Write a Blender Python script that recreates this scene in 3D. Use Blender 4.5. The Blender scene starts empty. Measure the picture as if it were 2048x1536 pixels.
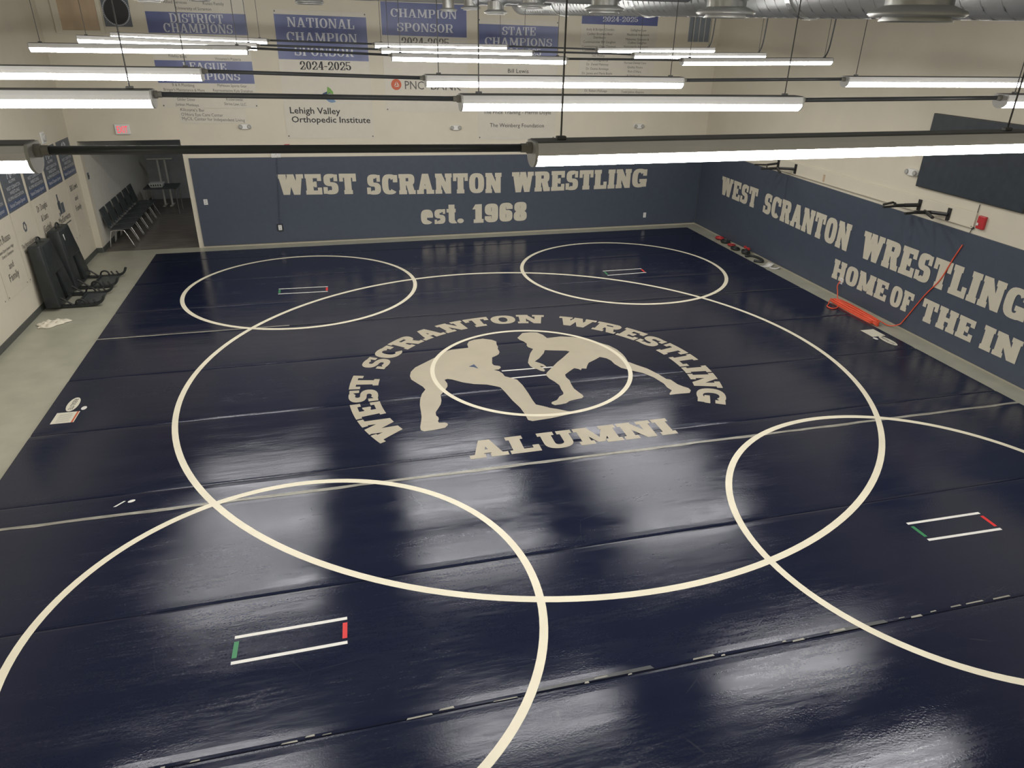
import bpy, bmesh, math, random
from mathutils import Vector, Matrix, Euler
random.seed(7)
S = bpy.context.scene
COL = S.collection
# ------------------------------------------------------------------ camera, world, exposure
CX, CY, CH = -2.7253, -9.5586, 4.6629
FPX = 1422.54
ROT = (1.11116, -0.014745, -0.246849)
cam_data = bpy.data.cameras.new('camera')
cam = bpy.data.objects.new('camera', cam_data)
COL.objects.link(cam)
cam.location = (CX, CY, CH)
cam.rotation_euler = ROT
cam_data.sensor_fit = 'HORIZONTAL'
cam_data.sensor_width = 36.0
cam_data.lens = FPX / 2048 * 36.0
cam_data.clip_start = 0.05
S.camera = cam
W = bpy.data.worlds.new('world')
S.world = W
W.use_nodes = True
W.node_tree.nodes['Background'].inputs[0].default_value = (0.05, 0.055, 0.06, 1)
W.node_tree.nodes['Background'].inputs[1].default_value = 0.1
S.view_settings.view_transform = 'Standard'
S.view_settings.look = 'None'
S.view_settings.gamma = 1
S.view_settings.use_curve_mapping = False
S.view_settings.exposure = 1.95
LAMP_STRENGTH = 12.0
LAMP_COLOR = (1.0, 0.97, 0.915)

hl = bpy.data.lights.new('hall_fill', 'AREA')        # unseen fill added to brighten the hallway, no known fixture there
hl.shape = 'RECTANGLE'; hl.size = 1.2; hl.size_y = .3; hl.energy = 3.2; hl.color = (.93, .97, 1)
ho = bpy.data.objects.new('hall_fill', hl); COL.objects.link(ho); ho.location = (-5.2, 11.3, 2.57)

RM = Euler(ROT).to_matrix()
def at(px, py, plane, val):
    """world point where the sight line through a photo pixel meets a real plane"""
    d = RM @ Vector(((px - 1024) / FPX, -(py - 768) / FPX, -1))
    c = Vector((CX, CY, CH))
    i = 'xyz'.index(plane)
    return c + d * ((val - c[i]) / d[i])

# ------------------------------------------------------------------ materials
def lin(c):
    return tuple(((v / 255) / 12.92 if v / 255 <= .04045 else ((v / 255 + .055) / 1.055) ** 2.4) for v in c)
def mat(name, rgb, rough=.5, metal=0., spec=.5, noise=0., nscale=8., bump=0., bscale=60., stretch=(1, 1, 1)):
    m = bpy.data.materials.new(name); m.use_nodes = True
    nt = m.node_tree; b = nt.nodes['Principled BSDF']
    c = rgb if max(rgb) <= 1 else lin(rgb)
    b.inputs['Base Color'].default_value = (*c, 1)
    b.inputs['Roughness'].default_value = rough
    b.inputs['Metallic'].default_value = metal
    b.inputs['Specular IOR Level'].default_value = spec
    if noise or bump:
        tc = nt.nodes.new('ShaderNodeTexCoord'); mp = nt.nodes.new('ShaderNodeMapping')
        mp.inputs['Scale'].default_value = stretch
        nt.links.new(tc.outputs['Object'], mp.inputs['Vector'])
    if noise:
        n = nt.nodes.new('ShaderNodeTexNoise'); n.inputs['Scale'].default_value = nscale; n.inputs['Detail'].default_value = 5
        nt.links.new(mp.outputs[0], n.inputs['Vector'])
        r = nt.nodes.new('ShaderNodeValToRGB')
        r.color_ramp.elements[0].position = .3; r.color_ramp.elements[1].position = .7
        r.color_ramp.elements[0].color = (*[v * (1 - noise) for v in c], 1)
        r.color_ramp.elements[1].color = (*[min(1, v * (1 + noise)) for v in c], 1)
        nt.links.new(n.outputs['Fac'], r.inputs[0]); nt.links.new(r.outputs[0], b.inputs['Base Color'])
    if bump:
        n2 = nt.nodes.new('ShaderNodeTexNoise'); n2.inputs['Scale'].default_value = bscale; n2.inputs['Detail'].default_value = 3
        nt.links.new(mp.outputs[0], n2.inputs['Vector'])
        bp = nt.nodes.new('ShaderNodeBump'); bp.inputs['Strength'].default_value = bump; bp.inputs['Distance'].default_value = .02
        nt.links.new(n2.outputs['Fac'], bp.inputs['Height']); nt.links.new(bp.outputs[0], b.inputs['Normal'])
    return m
def emit(name, rgb, strength):
    m = mat(name, rgb, .4)
    b = m.node_tree.nodes['Principled BSDF']
    b.inputs['Emission Color'].default_value = (*(rgb if max(rgb) <= 1 else lin(rgb)), 1)
    b.inputs['Emission Strength'].default_value = strength
    return m
def mat_vinyl():
    """glossy navy wrestling mat skin: orange-peel bump, worn streaks along the rolls, scuffs"""
    m = mat('navy_mat_vinyl', (.017, .0195, .036), .2, spec=.30)
    nt = m.node_tree; b = nt.nodes['Principled BSDF']; L = nt.links.new
    tc = nt.nodes.new('ShaderNodeTexCoord')
    geo = nt.nodes.new('ShaderNodeNewGeometry')
    def nz(scale, stretch, detail=4, dist=0.):
        mp = nt.nodes.new('ShaderNodeMapping'); mp.inputs['Scale'].default_value = stretch
        L(geo.outputs['Position'], mp.inputs['Vector'])
        n = nt.nodes.new('ShaderNodeTexNoise'); n.inputs['Scale'].default_value = scale; n.inputs['Detail'].default_value = detail
        n.inputs['Distortion'].default_value = dist
        L(mp.outputs[0], n.inputs['Vector']); return n.outputs['Fac']
    def ramp(f, p0, v0, p1, v1):
        r = nt.nodes.new('ShaderNodeMapRange'); r.inputs[1].default_value = p0; r.inputs[2].default_value = p1
        r.inputs[3].default_value = v0; r.inputs[4].default_value = v1
        L(f, r.inputs[0]); return r.outputs[0]
    def op(kind, a, bb):
        q = nt.nodes.new('ShaderNodeMath'); q.operation = kind
        for i, v in enumerate((a, bb)):
            if isinstance(v, (int, float)): q.inputs[i].default_value = v
            else: L(v, q.inputs[i])
        return q.outputs[0]
    streak = ramp(nz(1.6, (.35, 2.4, 1), 6), .38, 0, .66, 1)
    fine = ramp(nz(10, (.4, 3.5, 1), 5), .35, 0, .7, 1)
    blot = ramp(nz(55, (.7, 1.3, 1), 3), .45, 0, .62, 1)
    wear = op('MULTIPLY', streak, op('ADD', op('MULTIPLY', fine, .5), op('MULTIPLY', blot, .35)))
    patch = ramp(nz(.55, (.45, 1.3, 1), 5, .6), .42, 0, .60, 1)
    rough = op('ADD', op('ADD', op('MULTIPLY', wear, .12), op('MULTIPLY', op('MULTIPLY', patch, op('ADD', op('MULTIPLY', fine, .5), .5)), .10)), .150)
    # thin pale scuffs
    wv = nt.nodes.new('ShaderNodeTexVoronoi'); wv.feature = 'DISTANCE_TO_EDGE'; wv.inputs['Scale'].default_value = .9
    mp = nt.nodes.new('ShaderNodeMapping'); mp.inputs['Scale'].default_value = (1.0, 1.7, 1)
    L(geo.outputs['Position'], mp.inputs['Vector']); L(mp.outputs[0], wv.inputs['Vector'])
    scuff = op('MULTIPLY', ramp(wv.outputs['Distance'], .0, 1, .006, 0), ramp(nz(2.2, (1, 1, 1), 4), .55, 0, .7, 1))
    mx = nt.nodes.new('ShaderNodeMix'); mx.data_type = 'RGBA'
    mx.inputs[6].default_value = (.0068, .0098, .0275, 1); mx.inputs[7].default_value = (.045, .047, .056, 1)
    L(op('ADD', op('MULTIPLY', scuff, .6), op('MULTIPLY', wear, .25)), mx.inputs[0])
    bp = nt.nodes.new('ShaderNodeBump'); bp.inputs['Strength'].default_value = .16; bp.inputs['Distance'].default_value = .01
    L(op('ADD', op('MULTIPLY', op('MULTIPLY', nz(48, (1, 1.4, 1), 2), ramp(nz(3, (.4, 2, 1), 3), .4, .1, .6, 1)), .5), op('MULTIPLY', nz(2.2, (.25, 1.2, 1), 3), 1.2)), bp.inputs['Height'])
    # short-tailed gloss over a matt skin, weighted by the Fresnel term
    df = nt.nodes.new('ShaderNodeBsdfDiffuse'); gl = nt.nodes.new('ShaderNodeBsdfAnisotropic'); gl.distribution = 'BECKMANN'
    fr = nt.nodes.new('ShaderNodeFresnel'); fr.inputs['IOR'].default_value = 1.47
    ms = nt.nodes.new('ShaderNodeMixShader')
    L(mx.outputs[2], df.inputs['Color']); gl.inputs['Color'].default_value = (.92, .93, 1, 1)
    L(rough, gl.inputs['Roughness'])
    for n in (df, gl, fr): L(bp.outputs[0], n.inputs['Normal'])
    L(fr.outputs[0], ms.inputs[0]); L(df.outputs[0], ms.inputs[1]); L(gl.outputs[0], ms.inputs[2])
    L(ms.outputs[0], nt.nodes['Material Output'].inputs['Surface'])
    nt.nodes.remove(b)
    return m
M = dict(
    wall=mat('cream_wall_paint', (.61, .565, .465), .75, noise=.03, nscale=1.5, bump=.08, bscale=90),
    ceil=mat('grey_deck_paint', (.58, .59, .585), .8, noise=.1),
    floor=mat('grey_green_floor_paint', (.37, .365, .295), .32, noise=.10, nscale=2.5, bump=.05, bscale=30),
    base=mat('dark_grey_rubber', (.075, .08, .075), .5, noise=.1),
    wood=mat('dark_wood_floor', (.15, .132, .115), .35, noise=.5, nscale=6, stretch=(.3, 5, 1)),
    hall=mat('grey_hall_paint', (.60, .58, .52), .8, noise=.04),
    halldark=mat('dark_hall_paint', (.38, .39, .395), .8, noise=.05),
    pad=mat('navy_wall_pad', (.060, .074, .104), .42, bump=.06, bscale=3, noise=.05),
    mat=mat_vinyl(),
    matside=mat('mat_foam_edge', (.03, .032, .04), .6, noise=.1),
    ring=mat('cream_mat_paint', (.72, .67, .53), .38, noise=.05, nscale=3),
    beige=mat('beige_mat_paint', (.41, .365, .28), .4, noise=.05, nscale=3),
    white=mat('white_mat_paint', (.70, .69, .66), .4, noise=.04),
    red=mat('red_mat_paint', (.62, .03, .03), .4, noise=.05),
    green=mat('green_mat_paint', (.03, .20, .08), .4, noise=.05),
    tape=mat('worn_grey_tape', (.26, .25, .215), .35, noise=.35, nscale=9, stretch=(.6, 3, 1)),
    tapedark=mat('clear_tape', (.055, .058, .065), .3, noise=.3, nscale=6),
    letter=mat('cream_wall_lettering', (.56, .52, .42), .6, noise=.03),
    vinyl=mat('white_banner_vinyl', (.58, .55, .48), .45, bump=.10, bscale=2.5, noise=.02),
    vinyl2=mat('cream_banner_vinyl', (.62, .57, .47), .5, bump=.10, bscale=2.5, noise=.02),
    blue=mat('royal_blue_banner_print', (.095, .115, .26), .35, bump=.45, bscale=2.2, noise=.12, nscale=3, stretch=(1, 1, .35)),
    greyhead=mat('slate_banner_print', (.11, .125, .145), .45, noise=.08),
    bluehead=mat('blue_strip_print', (.08, .105, .18), .45, noise=.08),
    blk=mat('black_print', (.022, .022, .026), .6, noise=.05),
    gryt=mat('grey_print', (.11, .105, .097), .6, noise=.05),
    wprint=mat('white_print', (.55, .56, .60), .5, noise=.03),
    orange=mat('orange_red_print', (.52, .10, .035), .5, noise=.03),
    leaf=mat('green_print', (.16, .34, .07), .5, noise=.03),
    sky=mat('pale_blue_print', (.17, .27, .42), .5, noise=.03),
    navyp=mat('navy_print', (.03, .06, .13), .5, noise=.03),
    housing=mat('white_lamp_housing', (.84, .84, .83), .4, noise=.02),
    cap=mat('grey_lamp_end_cap', (.5, .5, .48), .35, noise=.03),
    pipe=mat('black_conduit', (.06, .066, .072), .45, noise=.1),
    cable=mat('grey_cable', (.06, .06, .058), .5, noise=.1),
    glow=emit('lit_diffuser', LAMP_COLOR, LAMP_STRENGTH),
    duct=mat('galvanised_duct', (.46, .48, .49), .40, metal=.8, noise=.04, nscale=6),
    slate=mat('slate_blue_strip', (.19, .215, .25), .5, noise=.05),
    head=mat('grey_lamp_head', (.27, .26, .23), .4, noise=.05),
    toprail=mat('dull_grey_rail', (.16, .16, .155), .6, noise=.05),
    rim=mat('satin_outlet_rim', (.50, .51, .50), .35, metal=.4, noise=.05),
    steel=mat('bright_steel', (.60, .61, .60), .25, metal=.9, noise=.06),
    blackp=mat('black_plastic', (.022, .026, .027), .45, noise=.15, nscale=10),
    fabric=mat('black_pad_vinyl', (.024, .029, .030), .42, noise=.2, nscale=7, bump=.25, bscale=14),
    plate=mat('white_plastic', (.70, .70, .68), .4, noise=.03),
    redp=mat('red_plastic', (.45, .03, .035), .4, noise=.05),
    screen=mat('black_screen_glass', (.045, .054, .066), .22, noise=.1),
    bracket=mat('black_bracket_steel', (.018, .018, .018), .5, noise=.1),
    ply=mat('tan_plywood', (.46, .35, .24), .6, noise=.12, nscale=4, stretch=(1, 1, .3)),
    cord=mat('orange_cord_rubber', (.75, .10, .045), .45, noise=.08),
    bands=mat('red_rubber', (.42, .035, .04), .45, noise=.15),
    cloth=mat('white_towel', (.72, .67, .56), .9, bump=.3, bscale=40, noise=.08),
    paper=mat('white_label', (.66, .63, .53), .5, noise=.03),
    chair=mat('dark_chair_plastic', (.05, .058, .062), .4, noise=.1),
    chrome=mat('chrome_leg', (.62, .62, .60), .25, metal=.85, noise=.05),
    brass=mat('dull_grommet', (.10, .095, .085), .4, noise=.1),
    exitred=emit("lit_exit_letters", (.90, .06, .10), .22),
    glassy=mat('lamp_lens', (.40, .40, .38), .15, noise=.05),
)
# ------------------------------------------------------------------ helpers
def obj(name, bm, m, parent=None, smooth=False):
    me = bpy.data.meshes.new(name)
    bmesh.ops.recalc_face_normals(bm, faces=bm.faces[:])
    bm.to_mesh(me); bm.free()
    if smooth:
        for p in me.polygons: p.use_smooth = True
    me.materials.append(m if not isinstance(m, str) else M[m])
    o = bpy.data.objects.new(name, me); COL.objects.link(o)
    if parent: o.parent = parent; o.matrix_parent_inverse = parent.matrix_basis.inverted()
    return o
def tag(o, label, cat, group=None):
    o['label'] = label; o['category'] = cat
    if group: o['group'] = group
    return o
def thing(name, label, cat, loc=(0, 0, 0), group=None):
    o = bpy.data.objects.new(name, None); COL.objects.link(o)
    o.location = loc; o.empty_display_size = .1
    bpy.context.view_layer.update()
    return tag(o, label, cat, group)
def struct(o): o['kind'] = 'structure'; return o
def copy_tree(o, off, label=None, parent=None):
    c = o.copy(); COL.objects.link(c)
    if parent is None: c.location = Vector(o.location) + Vector(off)
    else: c.parent = parent; c.matrix_parent_inverse = o.matrix_parent_inverse.copy()
    if label: c['label'] = label
    for k in [q for q in o.children]: copy_tree(k, off, None, c)
    return c
def box(bm, x0, x1, y0, y1, z0, z1, bev=0.):
    vs = [bm.verts.new(p) for p in ((x0, y0, z0), (x1, y0, z0), (x1, y1, z0), (x0, y1, z0), (x0, y0, z1), (x1, y0, z1), (x1, y1, z1), (x0, y1, z1))]
    fs = [bm.faces.new([vs[i] for i in f]) for f in ((3, 2, 1, 0), (4, 5, 6, 7), (0, 1, 5, 4), (1, 2, 6, 5), (2, 3, 7, 6), (3, 0, 4, 7))]
    if bev:
        es = list({e for f in fs for e in f.edges})
        bmesh.ops.bevel(bm, geom=es, offset=bev, segments=2, affect='EDGES', profile=.5)
    return bm
def hexa(bm, pts):
    vs = [bm.verts.new(p) for p in pts]
    for f in ((3, 2, 1, 0), (4, 5, 6, 7), (0, 1, 5, 4), (1, 2, 6, 5), (2, 3, 7, 6), (3, 0, 4, 7)): bm.faces.new([vs[i] for i in f])
    return bm
def BX(*a, bev=0.): return box(bmesh.new(), *a, bev=bev)
def tube(bm, pts, r, n=6, cap=True):
    pts = [Vector(p) for p in pts]; rings = []
    up = None
    for i, p in enumerate(pts):
        t = (pts[min(i + 1, len(pts) - 1)] - pts[max(i - 1, 0)]).normalized()
        if up is None:
            up = Vector((0, 0, 1)) if abs(t.z) < .9 else Vector((1, 0, 0))
        a = t.cross(up).normalized(); up = a.cross(t).normalized()
        rr = r[i] if isinstance(r, (list, tuple)) else r
        rings.append([bm.verts.new(p + (a * math.cos(2 * math.pi * k / n) + up * math.sin(2 * math.pi * k / n)) * rr) for k in range(n)])
    for A, B in zip(rings, rings[1:]):
        for k in range(n): bm.faces.new((A[k], A[(k + 1) % n], B[(k + 1) % n], B[k]))
    if cap and n > 2:
        bm.faces.new(rings[0][::-1]); bm.faces.new(rings[-1])
    return bm
def TB(pts, r, n=6): return tube(bmesh.new(), pts, r, n)
def smooth_path(pts, k=6):
    P = [Vector(p) for p in pts]; out = []
    for i in range(len(P) - 1):
        p0, p1, p2, p3 = P[max(i - 1, 0)], P[i], P[i + 1], P[min(i + 2, len(P) - 1)]
        for j in range(k):
            t = j / k
            out.append(.5 * ((2 * p1) + (p2 - p0) * t + (2 * p0 - 5 * p1 + 4 * p2 - p3) * t * t + (3 * p1 - p0 - 3 * p2 + p3) * t ** 3))
    out.append(P[-1]); return out
def lathe(bm, prof, c, n=20):
    rings = [[bm.verts.new((c[0] + r * math.cos(2 * math.pi * k / n), c[1] + r * math.sin(2 * math.pi * k / n), c[2] + z)) for k in range(n)] for r, z in prof]
    for A, B in zip(rings, rings[1:]):
        for k in range(n): bm.faces.new((A[k], A[(k + 1) % n], B[(k + 1) % n], B[k]))
    return bm
STEP = .00006
def polys(bm, pl, O, U, V, off=0.):
    """flat polygons (u,v) laid on a plane through O along U and V"""
    O, U, V = Vector(O), Vector(U), Vector(V); N = U.cross(V).normalized() * off
    for i, p in enumerate(pl):
        M_ = N + U.cross(V).normalized() * (STEP * i)      # each stroke a hair above the one before
        vs = [bm.verts.new(O + U * a + V * b + M_) for a, b in p]
        try: bm.faces.new(vs)
        except ValueError: pass
    return bm
def filled(bm, pts, z):
    vs = [bm.verts.new((x, y, z)) for x, y in pts]
    es = [bm.edges.new((vs[i], vs[(i + 1) % len(vs)])) for i in range(len(vs))]
    bmesh.ops.triangle_fill(bm, edges=es, use_beauty=True)
    return bm
def flat(name, bm, m, parent):
    """printed mark: keep face normals as laid"""
    me = bpy.data.meshes.new(name); bm.to_mesh(me); bm.free()
    me.materials.append(M[m]); o = bpy.data.objects.new(name, me); COL.objects.link(o)
    o.parent = parent; o.matrix_parent_inverse = parent.matrix_basis.inverted()
    return o
# planes for printing: (U, V)
FAR = (Vector((1, 0, 0)), Vector((0, 0, 1)))
LEFT = (Vector((0, 1, 0)), Vector((0, 0, 1)))
RIGHT = (Vector((0, -1, 0)), Vector((0, 0, 1)))
GROUND = (Vector((1, 0, 0)), Vector((0, 1, 0)))
# ------------------------------------------------------------------ lettering
def R(x0, y0, x1, y1): return [(x0, y0), (x1, y0), (x1, y1), (x0, y1)]
def arc(cx, cy, rx, ry, tx, ty, a0, a1, n=14, p=2.0):
    def pt(ax, ay, a):
        c, s = math.cos(math.radians(a)), math.sin(math.radians(a))
        return (cx + ax * math.copysign(abs(c) ** (2 / p), c), cy + ay * math.copysign(abs(s) ** (2 / p), s))
    o = []
    for i in range(n):
        a, b = a0 + (a1 - a0) * i / n, a0 + (a1 - a0) * (i + 1) / n
        q = [pt(rx, ry, a), pt(rx, ry, b), pt(rx - tx, ry - ty, b), pt(rx - tx, ry - ty, a)]
        o.append(q if a1 > a0 else q[::-1])
    return o
def slab(ch, st):
    """slab-serif glyph as overlapping polygons in a unit-high cell -> (polys, width)"""
    k, s, b, o, h, t, p = st['k'], st['s'], st['b'], st['o'], st['h'], st['t'], st['p']
    def stem(x, wd, bot=1, top=1):
        q = [R(x, 0, x + wd, 1)]
        if bot: q.append(R(x - o, 0, x + wd + o, h))
        if top: q.append(R(x - o, 1 - h, x + wd + o, 1))
        return q
    def bowl(x0, x1, y0, y1):
        ry = (y1 - y0) / 2; rx = min(ry * .9, (x1 - x0) * .62); xm = x1 - rx
        return [R(x0, y1 - b, xm, y1), R(x0, y0, xm, y0 + b)] + arc(xm, y0 + ry, rx, ry, s, b, -90, 90, 10, p)
    wd = {'I': s + 2 * o, 'M': .98 * k, 'W': 1.08 * k, 'N': .80 * k, 'H': .82 * k, 'A': .82 * k, 'O': .74 * k, 'G': .78 * k, 'C': .72 * k, 'E': .68 * k, 'F': .66 * k,
          'S': .64 * k, 'T': .72 * k, 'L': .66 * k, 'R': .78 * k, 'P': .70 * k, 'D': .76 * k, 'U': .78 * k, 'V': .80 * k, 'e': .58 * k, 's': .52 * k, 't': .44 * k,
          '.': s * 1.1, '-': .36 * k, ' ': .34 * k, '1': s + 2.2 * o + .06, "'": s}.get(ch, .60 * k)
    w = wd; q = []
    if ch == 'I': q = stem(o, s)
    elif ch == 'H': q = stem(o, s) + stem(w - o - s, s) + [R(o, .5 - b / 2, w - o, .5 + b / 2)]
    elif ch == 'L': q = stem(o, s, 1, 1) + [R(o, 0, w, b), R(w - .6 * s, 0, w, .38)]
    elif ch in 'EF':
        q = stem(o, s) + [R(o, 1 - b, w, 1), R(w - .6 * s, .66, w, 1), R(o, .5 - b / 2, w * .70, .5 + b / 2), R(w * .70 - .4 * s, .36, w * .70, .64)]
        if ch == 'E': q += [R(o, 0, w, b), R(w - .6 * s, 0, w, .34)]
    elif ch == 'T': q = stem(w / 2 - s / 2, s, 1, 0) + [R(0, 1 - b, w, 1), R(0, .62, .55 * s, 1), R(w - .55 * s, .62, w, 1)]
    elif ch == 'N': q = stem(o, t, 1, 1) + [R(w - o - t, 0, w - o, 1), R(w - 2 * o - t, 1 - h, w, 1), [(o, 1), (o + s * .95, 1), (w - o, 0), (w - o - s * .95, 0)]]
    elif ch == 'M':
        q = stem(o, t) + stem(w - o - s, s) + [[(o, 1), (o + s * 1.05, 1), (w / 2 + s * .35, .08), (w / 2 - s * .35, .08)], [(w - o, 1), (w - o - s * .9, 1), (w / 2 - s * .3, .08), (w / 2 + s * .3, .08)]]
    elif ch == 'A':
        q = [[(o, 0), (o + t, 0), (w / 2 + s * .25, 1), (w / 2 - s * .5, 1)], [(w - o - s, 0), (w - o, 0), (w / 2 + s * .5, 1), (w / 2 - s * .4, 1)],
             R(w * .25, .24, w * .75, .24 + b * .9), R(0, 0, o * 2 + t, h), R(w - 2 * o - s, 0, w, h)]
    elif ch == 'V': q = [[(o, 1), (w / 2 - s * .5, 0), (w / 2 + s * .2, 0), (o + s, 1)], [(w - o - t, 1), (w / 2 - s * .2, 0), (w / 2 + s * .5, 0), (w - o, 1)], R(0, 1 - h, 2 * o + s, 1), R(w - 2 * o - t, 1 - h, w, 1)]
    elif ch == 'W':
        x1, x2 = w * .30, w * .70; d = s * .46; T = t * .9
        q = [[(o, 1), (x1 - d, 0), (x1 + d, 0), (o + s, 1)], [(w / 2 - T * .5, 1), (x1 - d, 0), (x1 + d, 0), (w / 2 + T * .5, 1)],
             [(w / 2 - s * .5, 1), (x2 - d, 0), (x2 + d, 0), (w / 2 + s * .5, 1)], [(w - o - T, 1), (x2 - d, 0), (x2 + d, 0), (w - o, 1)],
             R(0, 1 - h, 2 * o + s, 1), R(w - 2 * o - T, 1 - h, w, 1)]
    elif ch == 'R':
        q = stem(o, s, 1, 1) + bowl(o, w * .95, .44, 1) + [[(w * .44, .5), (w * .44 + s * 1.05, .5), (w - o * .4, 0), (w - o * .4 - s * 1.05, 0)], R(w - s * 1.1, 0, w, h)]
    elif ch == 'P': q = stem(o, s, 1, 1) + bowl(o, w, .42, 1)
    elif ch == 'D': q = stem(o, s, 1, 1) + [R(o, 0, w * .5, b), R(o, 1 - b, w * .5, 1)] + arc(w * .48, .5, w * .52, .5, s, b, -90, 90, 14, p)
    elif ch == 'U':
        q = [R(o, .36, o + s, 1), R(w - o - t, .36, w - o, 1), R(0, 1 - h, 2 * o + s, 1), R(w - 2 * o - t, 1 - h, w, 1)] + arc(w / 2, .37, w / 2 - o, .37, s, b, 180, 270, 8, p) + arc(w / 2, .37, w / 2 - o, .37, t, b, 270, 360, 8, p)
    elif ch in 'O0': q = arc(w / 2, .5, w / 2, .5, s, b, 0, 360, 24, p)
    elif ch == 'C': q = arc(w / 2, .5, w / 2, .5, s, b, 38, 318, 20, p) + [R(w - .72 * s, .60, w, .96)]
    elif ch == 'G': q = arc(w / 2, .5, w / 2, .5, s, b, 38, 325, 20, p) + [R(w - .72 * s, .62, w, .96), R(w - s, 0.03, w, .45), R(w * .50, .45 - b * .85, w + o * .4, .45)]
    elif ch == 'S':
        ry = (.5 + b / 2) / 2
        q = arc(w / 2 + .01, 1 - ry, w / 2 - .02, ry, s * .95, b, 40, 270, 16, p) + arc(w / 2, ry, w / 2, ry, s * .95, b, 220, 450, 16, p) + [R(w - .62 * s, .64, w - .02, .97), R(0, .03, .62 * s, .36)]
    elif ch == '1': q = [R(w / 2 - s / 2, 0, w / 2 + s / 2, 1), R(0, 0, w, h), [(w / 2 - s / 2 - .12, .74), (w / 2, .74), (w / 2, 1), (w / 2 - s / 2, 1)]]
    elif ch == '2': q = arc(w / 2, .70, w / 2, .30, s, b, -20, 178, 12, p) + [[(0, b), (0, b + .02), (w - s * .8, .56), (w, .60), (s * 1.1, b)], R(0, 0, w, b), R(w - .5 * s, 0, w, .30), R(0, .58, s, .72)]
    elif ch == '4': q = [R(w * .55, 0, w * .55 + s, 1), R(w * .42, 0, w * .68 + s, h), R(0, .26, w, .26 + b), [(0, .26), (s * .7, .26), (w * .55 + s * .5, 1), (w * .55 - s * .1, 1)]]
    elif ch == '5': q = arc(w / 2, .31, w / 2, .31, s, b, -160, 130, 16, p) + [R(0, .44, s * .6, 1), R(0, 1 - b * 1.2, w * .9, 1), R(0, .12, s * .9, .30)]
    elif ch in '69':
        q = arc(w / 2, .31, w / 2, .31, s, b, 0, 360, 20, p) + [R(0, .30, s, .66)] + arc(w / 2, .66, w / 2, .34, s, b, 30, 180, 10, p) + [R(w - s, .66, w, .86)]
        if ch == '9': q = [[(w - x, 1 - y) for x, y in f] for f in q]
    elif ch == '8': q = arc(w / 2, .27, w / 2, .27, s, b, 0, 360, 20, p) + arc(w / 2, .74, w / 2 * .94, .26, s * .95, b, 0, 360, 20, p)
    elif ch == 'e': q = arc(w / 2, .37, w / 2, .37, s, b * .9, 0, 320, 20, p) + [R(s * .5, .33, w - .01, .33 + b * .6)]
    elif ch == 's':
        ry = (.37 + b * .45) / 2
        q = arc(w / 2, .74 - ry, w / 2, ry, s * .85, b * .9, 30, 270, 12, p) + arc(w / 2, ry, w / 2, ry, s * .85, b * .9, 210, 450, 12, p) + [R(0, 0, .4 * s, .22), R(w - .4 * s, .5, w, .74)]
    elif ch == 't': q = [R(w * .22, .14, w * .22 + s, .95), R(0, .74 - b * .9, w, .74)] + arc(w * .22 + s * .5 + .12, .18, s * .5 + .12, .18, s * .9, b * .9, 180, 290, 6, p)
    elif ch == '.': q = arc(w / 2, .12, w / 2, .12, w / 2 - .001, .119, 0, 360, 14)
    elif ch == '-': q = [R(0, .36, w, .36 + max(b, .10))]
    elif ch == "'": q = [R(0, .68, w * .7, 1)]
    return q, w
BLOCK = dict(k=.90, s=.262, b=.20, o=.035, h=.20, t=.225, p=2.8)
WIDE = dict(k=1.25, s=.30, b=.22, o=.085, h=.20, t=.25, p=2.3)
CLAR = dict(k=1.06, s=.20, b=.075, o=.075, h=.07, t=.10, p=2.1)
def run(text, st, gap):
    x = 0; out = []
    for c in text:
        q, w = slab(c, st)
        out.append(([[(a + x, b) for a, b in f] for f in q], x, w)); x += w + gap
    return out, x - gap
def slab_line(bm, text, st, plane, O, u0, u1, v0, v1, gap=.07, off=.003, top1=None, bot1=None, letters=None):
    """a line of slab lettering filling u0..u1, v0..v1; top1/bot1 give the far end's heights when the line runs out of level"""
    g, tot = run(text, st, gap); k = (u1 - u0) / tot
    top1 = v1 if top1 is None else top1; bot1 = v0 if bot1 is None else bot1
    def mp(a, b):
        f = a / tot; lo = v0 + (bot1 - v0) * f; hi = v1 + (top1 - v1) * f
        return (u0 + a * k, lo + (hi - lo) * b)
    for q, _, _ in g:
        if not q: continue
        b_ = bmesh.new() if letters else bm
        polys(b_, [[mp(a, b) for a, b in f] for f in q], O, plane[0], plane[1], off)
        if letters: flat('letter', b_, letters[0], letters[1])
_dg = None
def sans_line(bm, text, plane, O, uc, v0, width, cap, off=.003, slope=0., bold=0.):
    """a line of plain sans lettering, centred at uc, baseline v0"""
    cu = bpy.data.curves.new('line', 'FONT'); cu.body = text; cu.resolution_u = 2; cu.offset = bold
    o = bpy.data.objects.new('line', cu); COL.objects.link(o)
    dg = bpy.context.evaluated_depsgraph_get()
    me = bpy.data.meshes.new_from_object(o.evaluated_get(dg))
    xs = [v.co.x for v in me.vertices]
    if xs:
        x0, x1 = min(xs), max(xs); k = width / max(x1 - x0, 1e-6); kv = cap / .70
        O, U, V = Vector(O), plane[0], plane[1]; N = U.cross(V).normalized() * off
        vs = [bm.verts.new(O + U * (uc - width / 2 + (v.co.x - x0) * k) + V * (v0 + v.co.y * kv + slope * (v.co.x - x0) * k) + N) for v in me.vertices]
        for p in me.polygons:
            try: bm.faces.new([vs[i] for i in p.vertices])
            except ValueError: pass
    bpy.data.objects.remove(o); bpy.data.curves.remove(cu); bpy.data.meshes.remove(me)
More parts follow.
